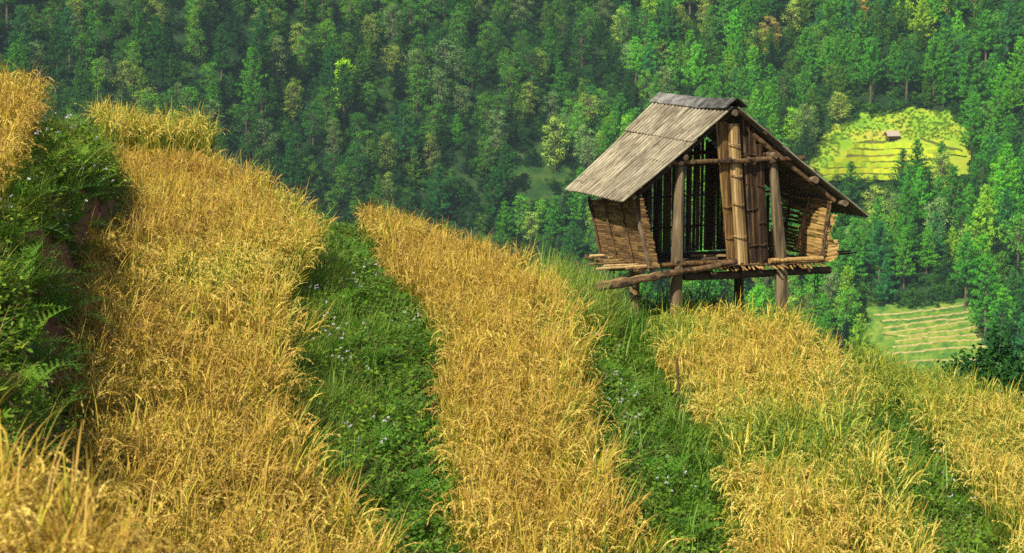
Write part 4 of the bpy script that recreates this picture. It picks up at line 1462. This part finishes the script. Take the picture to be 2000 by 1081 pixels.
BROAD = [broadleaf(10, 7.0, 13, 125, 0.36, 0.2), broadleaf(11, 6.6, 14, 115, 0.36, 0.22), broadleaf(9.5, 7.8, 14, 125, 0.36, 0.2), broadleaf(12, 6.0, 15, 110, 0.36, 0.18), broadleaf(10.5, 7.0, 14, 105, 0.36, 0.38), broadleaf(9, 6.8, 12, 130, 0.36, 0.15)]
PINE = [pine(13, 8.2, 0.12), pine(14.5, 7.6, 0.2), pine(12, 7.8, 0.08), pine(15, 8.2, 0.36), pine(13.5, 7.0, 0.14), pine(11, 7.0, 0.06)]
MASS = src_collection('wood_src', [broadleaf(9.5, 6.8, 11, 90, 0.40, 0.15, 'tree_leaf_mass')[0] for _ in range(3)] + [pine(13, 7.4, 0.12, 'tree_leaf_mass', 0.9)[0] for _ in range(3)])
BUSH = src_collection('bush_src', [broadleaf(2.6, 3.4, 7, 70, 0.32, 0.05, 'tree_leaf_mass')[0] for _ in range(4)])

SKY_X = [-300, 0, 110, 190, 400, 480, 660, 720, 1060, 1160, 1430, 1640, 2000, 2300]
SKY_Y = [140, 140, 190, 235, 262, 290, 420, 405, 490, 600, 640, 670, 770, 800]


def in_poly(x, y, poly):
    c = False
    for (x0, y0), (x1, y1) in zip(poly, poly[1:] + poly[:1]):
        if (y0 > y) != (y1 > y) and x < (x1 - x0) * (y - y0) / (y1 - y0) + x0: c = not c
    return c


# one tree to a patch of ground, jittered
cand = []
SPC = 5.7
for gy_ in np.arange(330, 665, SPC):
    for gx_ in np.arange(-185, 190, SPC):
        x_ = gx_ + random.uniform(-0.42, 0.42) * SPC; y_ = gy_ + random.uniform(-0.42, 0.42) * SPC
        cand.append((x_, y_))
cx = np.array([c[0] for c in cand]); cy = np.array([c[1] for c in cand])
cz = ground(cx, cy)
cpx, cpy = proj(cx, cy, cz)
MH = mountain(cx, cy)
TREES = []
for x_, y_, z_, px_, py_ in zip(cx, cy, cz, cpx, cpy):
    if z_ < -79.0 or px_ < -110 or px_ > 2110: continue
    if in_poly(px_, py_, UP_POLY) or in_poly(px_, py_ - 4, LO_POLY) or in_poly(px_, py_, GLADE): continue
    # keep low ground in front of the clearings open
    fr = False
    for poly, dys in ((UP_POLY, (20, 40, 60, 80)), (LO_POLY, (20, 45, 70, 95, 120, 145, 170)), (GLADE, (14, 28, 42))):
        if any(in_poly(px_, py_ - dy, poly) for dy in dys): fr = True
    if fr and not (1715 < px_ < 1850 and 345 < py_ < 440): continue
    if py_ < -60 or (abs(px_ - 1741) < 24 and 270 < py_ < 430): continue
    pr = 0.16
    if px_ > 1290: pr = 0.74
    elif px_ > 1180: pr = 0.5
    if px_ < 620: pr = 0.44 - 0.26 * max(0, (px_ - 300) / 320)
    if px_ > 1240 and py_ > 560 and px_ < 1700: pr = 0.6
    # broad trees in the gully and along the foot
    kind = 'pine' if random.random() < pr else 'broad'
    sc_ = random.choice((random.uniform(0.6, 0.9), random.uniform(0.8, 1.15), random.uniform(1.0, 1.36)))
    if px_ < 1250: sc_ *= 0.86
    else: sc_ *= 0.94
    hgt_ = (13 if kind == 'pine' else 9) * sc_
    top_py = proj(x_, y_, z_ + hgt_)[1]
    if top_py > np.interp(px_, SKY_X, SKY_Y) + 15: continue
    TREES.append(dict(x=x_, y=y_, z=z_, px=px_, py=py_, top=top_py, kind=kind, sc=sc_, show=hgt_ / y_ * min(1.0, max(0.25, (np.interp(px_, SKY_X, SKY_Y) - top_py) / 60))))
# trees the photo shows one by one
for (px_, py_, hpx, kind, var, tone) in ((672, 222, 82, 'broad', 3, 'lime'), (1085, 335, 92, 'broad', 1, 'pale olive'), (1884, 608, 132, 'pine', 3, 'mid green'), (1790, 368, 100, 'pine', 2, 'dark green'), (1762, 372, 80, 'pine', 0, 'dark green'),
                                         (1838, 352, 80, 'pine', 2, 'mid green'), (1150, 262, 70, 'broad', 4, 'pale olive'), (893, 285, 70, 'pine', 5, 'bright green'), (1700, 205, 110, 'pine', 3, 'mid green'), (1770, 205, 105, 'pine', 3, 'dark green'),
                                         (1822, 205, 112, 'pine', 3, 'mid green'), (1958, 690, 110, 'pine', 3, 'bright green'), (1925, 672, 150, 'pine', 1, 'mid green'), (1660, 402, 85, 'pine', 0, 'dark green')):
    x_, y_, z_ = hit(px_, py_)
    base = 13 if kind == 'pine' else 9
    sc_ = hpx * y_ / F_PX / base
    TREES = [t for t in TREES if (t['x'] - x_) ** 2 + (t['y'] - y_) ** 2 > (10 if kind == 'broad' else 5)]
    TREES.append(dict(x=x_, y=y_, z=z_, px=px_, py=py_, top=py_ - hpx, kind=kind, sc=sc_, show=9, var=var, tone=tone))

TONES = {'pine': [('bright green', (0.112, 0.381, 0.022)), ('mid green', (0.073, 0.280, 0.025)), ('dark green', (0.040, 0.174, 0.027)), ('bluish green', (0.045, 0.213, 0.056)), ('yellowish green', (0.213, 0.403, 0.025))],
         'broad': [('pale olive', (0.269, 0.381, 0.062)), ('mid green', (0.101, 0.291, 0.027)), ('dark green', (0.045, 0.168, 0.025)), ('bright green', (0.168, 0.414, 0.022)), ('greyish green', (0.168, 0.280, 0.084)), ('rusty green', (0.291, 0.258, 0.056)), ('lime', (0.403, 0.739, 0.022))]}


def zone(px, py):
    if px < 250: a = 'above the top corner rice' if py < 90 else 'over the skyline rice strip'
    elif px < 560: a = 'high above the wide golden terrace' if py < 120 else 'over the skyline rice strip' if px < 430 else 'behind the crest of the wide terrace'
    elif px < 860: a = 'high above the bright lime tree' if py < 110 else 'around the bright lime tree' if py < 260 else 'behind the crest of the middle terrace'
    elif px < 1200: a = 'high in the dark gully' if py < 140 else 'beside the dim glade' if py < 300 else 'below the dim glade'
    elif px < 1460: a = 'high above the hut roof' if py < 120 else 'just behind the hut roof ridge' if py < 330 else 'seen behind and under the hut'
    elif px < 1720: a = 'high above the bright yellow clearing' if py < 120 else 'beside the bright yellow clearing' if py < 330 else 'between hut and lower stepped plots'
    else: a = 'high above the tiny field hut' if py < 130 else 'behind the tiny field hut' if py < 260 else 'between the two far clearings' if py < 560 else 'beside the lower stepped plots'
    return a


ORD = ['leftmost', 'second from left', 'third from left', 'fourth from left', 'fifth from left', 'sixth from left', 'seventh from left', 'eighth from left', 'ninth from left', 'tenth from left', 'eleventh from left', 'twelfth from left']
by = {'pine': sorted([t for t in TREES if t['kind'] == 'pine'], key=lambda t: -t['show']), 'broad': sorted([t for t in TREES if t['kind'] == 'broad'], key=lambda t: -t['show'])}
rest = by['pine'][295:] + by['broad'][295:]
print('trees', len(by['pine']), len(by['broad']), 'rest', len(rest))
for kind, name, cat, models in (('pine', 'pine_tree', 'pine tree', PINE), ('broad', 'broadleaf_tree', 'tree', BROAD)):
    chosen = by[kind][:295]
    for t in chosen:
        if 'tone' not in t:
            r_ = random.random()
            left_dim = t['px'] < 1150  # shaded left flank: its dimness is put into the pine tones
            cool = 0.5 + 1.6 * (float(fbm(t['x'] / 30.0, t['y'] / 30.0, 55, 2)) - 0.5) + (0.18 if 450 < t['px'] < 1250 and t['py'] < 330 else 0)  # species patches, plus gully shade painted in through darker, bluer tones
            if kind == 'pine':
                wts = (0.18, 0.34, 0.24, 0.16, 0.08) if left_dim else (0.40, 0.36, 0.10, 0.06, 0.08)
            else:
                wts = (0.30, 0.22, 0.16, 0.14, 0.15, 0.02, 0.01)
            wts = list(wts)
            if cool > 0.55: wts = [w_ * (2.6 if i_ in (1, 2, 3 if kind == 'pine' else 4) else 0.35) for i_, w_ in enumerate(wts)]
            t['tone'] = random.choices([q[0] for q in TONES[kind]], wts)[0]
            t['var'] = random.randrange(6)
        t['size'] = 'tall' if t['sc'] > 1.04 else 'small' if t['sc'] < 0.86 else 'mid-sized'
        t['zone'] = zone(t['px'], t['py'])
    groups = {}
    for t in chosen: groups.setdefault((t['tone'], t['size'], t['zone']), []).append(t)
    for (tone, size, zn), ts in groups.items():
        ts.sort(key=lambda t: t['px'])
        for i, t in enumerate(ts):
            what = 'pine' if kind == 'pine' else 'leafy tree'
            t['label'] = f'{size} {tone} {what} {zn}' + ('' if len(ts) == 1 else f', {ORD[min(i, 11)]}')
    tone_c = dict(TONES[kind])
    for t in chosen:
        root = empty(name, (t['x'], t['y'], t['z']), random.uniform(0, 6.28))
        s_ = t['sc']
        root.scale = (s_ * random.uniform(0.9, 1.12), s_ * random.uniform(0.9, 1.12), s_)
        tag(root, t['label'], cat, 'pines on the far slope' if kind == 'pine' else 'leafy trees on the far slope')
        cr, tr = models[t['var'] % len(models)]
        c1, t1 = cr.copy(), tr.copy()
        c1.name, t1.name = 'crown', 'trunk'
        j = random.uniform(0.85, 1.18) * (0.92 if t['px'] < 1230 - 0.5 * t['py'] else 1.34)  # random per tree; flank shade and sunlight painted into the crown brightness
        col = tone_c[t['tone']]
        c1.color = (col[0] * j * random.uniform(0.9, 1.1) * (1.0 if t['px'] < 1230 or t['py'] > 330 else 1.12), col[1] * j, col[2] * j, 1)  # sunlit upper right slope also painted warmer in the crown colour
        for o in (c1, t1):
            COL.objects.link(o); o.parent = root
# the rest of the wood, and the brush under it
m = len(rest)
if m:
    scatter('forest', [(t['x'], t['y'], t['z']) for t in rest], [(0, 0, random.uniform(0, 6.28)) for _ in rest], [t['sc'] for t in rest],
            [random.randrange(3) + (3 if t['kind'] == 'pine' else 0) for t in rest], [min(1, max(0, random.gauss(0.42, 0.2))) for _ in rest], MASS, 'dense wood filling the far slope between the trees that stand out', 'forest')
bx = RNG.uniform(-185, 190, 26000); by_ = RNG.uniform(330, 665, 26000)
bz = ground(bx, by_)
bpx, bpy_ = proj(bx, by_, bz)
ok = (bz > -79.2) & (bpx > -100) & (bpx < 2100) & (bpy_ - 20 < np.interp(bpx, SKY_X, SKY_Y) + 20) & (bpy_ > -40)
ok &= np.array([not (in_poly(a, b_ - 3, UP_POLY) or in_poly(a, b_ - 8, LO_POLY) or in_poly(a, b_ - 14, LO_POLY) or (in_poly(a, b_, GLADE) and random.random() < 0.7)) for a, b_ in zip(bpx, bpy_)])
bx, by_, bz = bx[ok], by_[ok], bz[ok]
m = len(bx)
scatter('undergrowth', np.stack([bx, by_, bz - 0.2], 1), np.stack([np.zeros(m), np.zeros(m), RNG.uniform(0, 6.28, m)], 1), RNG.uniform(0.5, 1.25, m), RNG.integers(0, 4, m),
        np.clip(RNG.normal(0.15, 0.14, m) + 0.10 * (bpx[ok] > 1230) + 0.5 * (fbm(bx / 25, by_ / 25, 91) - 0.5), 0, 1), BUSH, 'bushy undergrowth covering the slope between the far trees', 'undergrowth')
mx, my = RNG.uniform(40, 130, 24000), RNG.uniform(395, 520, 24000)
mz = ground(mx, my)
mpx, mpy = proj(mx, my, mz)
okm = np.array([(in_poly(a, b_, UP_POLY) and (b_ < 276 or a < 1640 or b_ > 352) and not (1725 < a < 1757 and b_ > 258)) or (in_poly(a, b_, LO_POLY) and b_ < 601 - (a - 1700) * 0.07) for a, b_ in zip(mpx, mpy)])
mx, my, mz, mpx = mx[okm], my[okm], mz[okm], mpx[okm]
m = len(mx)
scatter('meadow_plants', np.stack([mx, my, mz + 0.1], 1), np.stack([np.zeros(m), np.zeros(m), RNG.uniform(0, 6.28, m)], 1), RNG.uniform(0.10, 0.28, m), RNG.integers(0, 4, m),
        np.clip(0.95 + RNG.normal(0, 0.15, m), 0, 1), BUSH, 'low bright green growth on the two far clearings', 'meadow plants')
# bamboo
for px_, py_, h_, lb_ in ((868, 402, 9.0, 'feathery light green bamboo clump behind the crest of the middle terrace'), (1128, 230, 7.5, 'feathery bamboo clump above the pale tree beside the glade'), (1092, 262, 6.0, 'small drooping bamboo clump in the gully left of the hut roof')):
    x_, y_, z_ = hit(px_, py_)
    root = empty('bamboo_clump', (x_, y_, z_))
    tag(root, lb_, 'bamboo', 'bamboo clumps on the far slope')
    f_, c_ = bamboo_clump(h_)
    for o in (f_, c_):
        COL.objects.link(o); o.parent = root
    f_.color = (0.18, 0.36, 0.025, 1)

# ------------------------------------------------------------------ single plants near the camera
# shrub beyond the lowest terrace
def shrub(Wd, H, n):
    c, t = MB(), MB()
    for k in range(44):
        az = random.uniform(0, 6.28)
        r_ = Wd * 0.5 * math.sqrt(random.random())
        q = Vector((math.cos(az) * r_, math.sin(az) * r_ * 0.8, H * (1 - 0.55 * (2 * r_ / Wd) ** 2) * random.uniform(0.55, 1.0)))
        t.tube([(q.x * 0.2, q.y * 0.2, -0.3), (q.x * 0.6, q.y * 0.6, q.z * 0.5), tuple(q)], [0.02, 0.014, 0.004], 5, 0, 0.5, False)
        for i in range(n):
            d = gaussv()
            p = q + Vector((d.x * 0.14, d.y * 0.14, d.z * 0.12))
            nr = (gaussv() * 0.7 + Vector((0, -0.1, 0.7))).normalized()
            leaf_quad(c, p, random.uniform(0.05, 0.095), nr, 0, min(1, max(0, random.gauss(0.4, 0.22) + (0.3 if d.z > 1.3 else 0))))
    return c.build('foliage', [M['shrub_leaf']]), t.build('stems', [M['bark']])


gx, gy = (1960 - 1000) / F_PX * 27.5, 27.5
ztop = (ray(1975, 682) * (27.5 / ray(1975, 682).y)).z
root = empty('shrub', (gx, gy, ztop - 1.28))
tag(root, 'dark glossy leafy shrub at the end of the lowest rice terrace', 'shrub')
for o in shrub(1.75, 1.4, 150): o.parent = root

# ferns that stand out on the banks
FERN = [fern_mesh(6, 0.42, True, M['fern']) for _ in range(3)] + [fern_mesh(5, 0.36, True, M['fern']) for _ in range(2)]
FLOW = []
for _ in range(4):
    f, hs = MB(), []
    for s in range(6):
        h = MB(); hs.append(h)
        az = random.uniform(0, 6.28)
        pts = arc_pts((random.gauss(0, .03), random.gauss(0, .03), 0), az, random.uniform(R(62), R(88)), random.uniform(0.22, 0.42), 5, random.uniform(0.1, 0.6))
        f.ribbon(pts, [0.006, 0.005, 0.005, 0.004, 0.003, 0.002], Vector((-math.sin(az), math.cos(az), 0)), 0, 0.4)
        for i in range(1, 5):
            for q_ in range(3):
                la = random.uniform(0, 6.28); d = Vector((math.cos(la), math.sin(la), random.uniform(-0.2, 0.5))).normalized()
                L = random.uniform(0.03, 0.06); sd_ = d.cross(Vector((0, 0, 1))).normalized() * L * 0.32
                f.add([pts[i], pts[i] + d * L * 0.4 + sd_, pts[i] + d * L, pts[i] + d * L * 0.4 - sd_], [(0, 1, 2, 3)], 0, random.random())
        for c_ in range(2):
            o_ = pts[-1] + Vector((random.gauss(0, .006), random.gauss(0, .006), random.uniform(-0.004, 0.006)))
            for k in range(9):
                d = (gaussv() + Vector((0, 0, 0.9))).normalized()
                sd_ = d.cross(gaussv()).normalized() * 0.006
                h.add([o_, o_ + d * 0.007 + sd_ * 0.85, o_ + d * 0.013, o_ + d * 0.007 - sd_ * 0.85], [(0, 1, 2, 3)], 0, random.random())
    FLOW.append((f.build('foliage', [M['weed_thing']], link=False), [h.build('flower_head', [M['petal']], link=False) for h in hs]))


def ground_px(px, py, lo=4.0, hi=30.0):
    d = ray(px, py)
    ts = np.linspace(lo, hi, 1600)
    g = ground(d.x / d.y * ts, ts)
    k = np.argmax(g >= d.z / d.y * ts)
    if g[k] < d.z / d.y * ts[k]: return None
    return float(d.x / d.y * ts[k]), float(ts[k]), float(g[k])


BANKS = {'a': 'on the tall red bank', 'b': 'on the green bank between the golden terraces', 'c': 'on the green bank left of the hut', 'd': 'on the low bank beside the lowest terrace'}
fern_spots = {
    'a': [(40, 420), (95, 330), (150, 330), (175, 385), (60, 500), (130, 455), (110, 395), (25, 580), (60, 640), (30, 700), (80, 735), (110, 640), (40, 800), (75, 830), (150, 520), (20, 350), (150, 270), (120, 575), (12, 480), (190, 460)],
    'b': [(700, 520), (655, 610), (690, 650), (740, 470), (770, 610), (860, 680), (640, 700), (720, 720), (750, 900), (690, 940), (800, 840), (700, 440), (830, 1010), (780, 760)],
    'c': [(1280, 760), (1240, 720), (1300, 840), (1260, 870), (1330, 880), (1310, 920), (1290, 960), (1350, 990), (1380, 1040), (1330, 1030), (1400, 1070), (1200, 760), (1230, 800), (1330, 1075)],
    'd': [(1790, 800), (1830, 870), (1870, 900), (1900, 960), (1880, 1000), (1930, 1030), (1960, 1060), (1910, 1070), (1810, 830)],
}
flower_spots = {
    'a': [(115, 215), (140, 225), (165, 250), (150, 215), (60, 300), (105, 290), (180, 390), (40, 330), (125, 470), (85, 255), (165, 300), (10, 440)],
    'b': [(690, 580), (640, 620), (620, 680), (670, 690), (800, 610), (735, 900), (640, 720), (780, 570), (720, 560), (800, 665), (720, 905), (690, 760)],
    'c': [(1220, 800), (1235, 815), (1200, 640), (1180, 570), (1210, 850), (1190, 700), (1225, 880), (1300, 1000), (1215, 790)],
    'd': [(1690, 755), (1710, 770), (1790, 860), (1830, 905), (1860, 960), (1885, 985), (1810, 880), (1700, 740), (1900, 1040), (1870, 1010), (1845, 930)],
}
for kind, spots in (('fern', fern_spots), ('flower', flower_spots)):
    for bk, lst in spots.items():
        items = []
        for (px_, py_) in lst:
            g = ground_px(px_, py_ + 12)
            if g is None: continue
            items.append((px_, py_, g))
        items.sort(key=lambda t: t[1])
        for i, (px_, py_, g) in enumerate(items):
            rank = ['topmost', 'second', 'third', 'fourth', 'fifth', 'sixth', 'seventh', 'eighth', 'ninth', 'tenth', 'eleventh', 'twelfth', 'thirteenth', 'fourteenth', 'fifteenth', 'sixteenth', 'seventeenth', 'eighteenth', 'nineteenth', 'twentieth'][i]
            rank += '' if i == 0 else ' from the top'
            if kind == 'fern':
                src = FERN[random.randrange(len(FERN))]
                o = src.copy(); o.name = 'fern'
                COL.objects.link(o)
                o.location = (g[0], g[1], g[2] + 0.05)
                o.rotation_euler = (random.uniform(-0.1, 0.1), random.uniform(0.1, 0.4), random.uniform(0, 6.28)) if False else (0, 0, random.uniform(0, 6.28))
                s_ = random.uniform(0.95, 1.5); o.scale = (s_, s_, s_)
                tag(o, f'feathery green fern {BANKS[bk]}, {rank}', 'fern', 'ferns on the terrace banks')
            else:
                f_, h_ = FLOW[random.randrange(len(FLOW))]
                root = empty('flowering_weed', (g[0], g[1], g[2]), random.uniform(0, 6.28))
                tag(root, f'white flowering weed {BANKS[bk]}, {rank}', 'flowering weed', 'white flowering weeds on the terrace banks')
                for s2 in [f_] + h_:
                    o = s2.copy(); o.name = s2.name.split('.')[0]
                    COL.objects.link(o); o.parent = root
# a few long bright grass clumps left of the hut legs
for i, (px_, py_, lb_) in enumerate(((1215, 640, 'tall bright green grass clump left of the hut legs'), (1185, 600, 'tall bright grass clump under the low end of the slanting log'), (1250, 700, 'tall grass clump on the bank below the hut legs'))):
    g = ground_px(px_, py_)
    if g is None: continue
    b = MB()
    for s in range(26):
        az = random.uniform(0, 6.28)
        pts = arc_pts((random.gauss(0, .06), random.gauss(0, .06), 0), az, random.uniform(R(55), R(86)), random.uniform(0.4, 0.85), 6, random.uniform(0.3, 1.4), 1.4)
        b.ribbon(pts, [0.010, 0.015, 0.015, 0.013, 0.009, 0.005, 0.001], Vector((-math.sin(az), math.cos(az), random.uniform(-.3, .3))).normalized(), 0, random.uniform(0.4, 0.9))
    o = b.build('grass_clump', [M['grass_thing']]); o.location = g
    tag(o, lb_, 'grass clump', 'tall grass clumps by the hut')

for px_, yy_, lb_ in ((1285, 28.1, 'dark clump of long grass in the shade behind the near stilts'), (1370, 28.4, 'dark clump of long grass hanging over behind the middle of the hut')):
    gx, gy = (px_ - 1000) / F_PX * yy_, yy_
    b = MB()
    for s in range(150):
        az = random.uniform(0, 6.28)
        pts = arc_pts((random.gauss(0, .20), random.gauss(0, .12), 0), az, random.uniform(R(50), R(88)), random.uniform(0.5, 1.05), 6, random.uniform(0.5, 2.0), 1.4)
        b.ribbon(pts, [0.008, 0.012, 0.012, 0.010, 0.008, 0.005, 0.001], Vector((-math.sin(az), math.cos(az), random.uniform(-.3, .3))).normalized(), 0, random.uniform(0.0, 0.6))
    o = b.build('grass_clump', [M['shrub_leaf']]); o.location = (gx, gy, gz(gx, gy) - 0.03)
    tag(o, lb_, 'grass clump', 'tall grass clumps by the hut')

# ------------------------------------------------------------------ thin air between here and the far slope
def haze(density):
    b = MB()
    x0, x1, y0, y1, z0, z1 = -345, 345, -25, 815, -84, 135
    b.hexa([(x0, y0, z0), (x1, y0, z0), (x1, y1, z0), (x0, y1, z0), (x0, y0, z1), (x1, y0, z1), (x1, y1, z1), (x0, y1, z1)])
    m, nt, out = new_mat('thin_air')
    v = N(nt, 'ShaderNodeVolumePrincipled')
    v.inputs['Density'].default_value = density
    v.inputs['Color'].default_value = (0.68, 0.88, 0.95, 1)
    v.inputs['Anisotropy'].default_value = 0.2
    nt.links.new(v.outputs[0], out.inputs['Volume'])
    o = b.build('haze', [m])
    return tag(o, 'thin bluish haze in the valley between the terraces and the far slope', 'haze', kind='stuff')


haze(0.00015)

# ------------------------------------------------------------------ daylight
SUN_EL, SUN_AZ = R(43), R(214)          # from the left and a little behind the camera (compass bearing, north = view direction)
sd = bpy.data.lights.new('sun', 'SUN')
so = bpy.data.objects.new('sun', sd)
COL.objects.link(so)
sd.energy, sd.angle, sd.color = 4.9, R(0.5), (1.0, 0.94, 0.82)
to_sun = Vector((math.sin(SUN_AZ) * math.cos(SUN_EL), math.cos(SUN_AZ) * math.cos(SUN_EL), math.sin(SUN_EL)))
so.rotation_euler = to_sun.to_track_quat('Z', 'Y').to_euler()
so.location = to_sun * 30
w = bpy.data.worlds.new('World')
SC.world = w
w.use_nodes = True
nt = w.node_tree
sky = nt.nodes.new('ShaderNodeTexSky')
sky.sky_type = 'NISHITA'
sky.sun_disc = False
sky.sun_elevation, sky.sun_rotation = SUN_EL, SUN_AZ
bg = nt.nodes['Background']
bg.inputs['Strength'].default_value = 0.08
nt.links.new(sky.outputs[0], bg.inputs['Color'])
SC.view_settings.view_transform = 'Standard'
SC.view_settings.look = 'None'
SC.view_settings.exposure = 0.62
SC.view_settings.gamma = 1.0
SC.render.engine = 'CYCLES'
SC.cycles.max_bounces = 6
SC.cycles.diffuse_bounces = 3
SC.cycles.transmission_bounces = 4
SC.cycles.use_denoising = False
SC.cycles.sample_clamp_indirect = 2.5
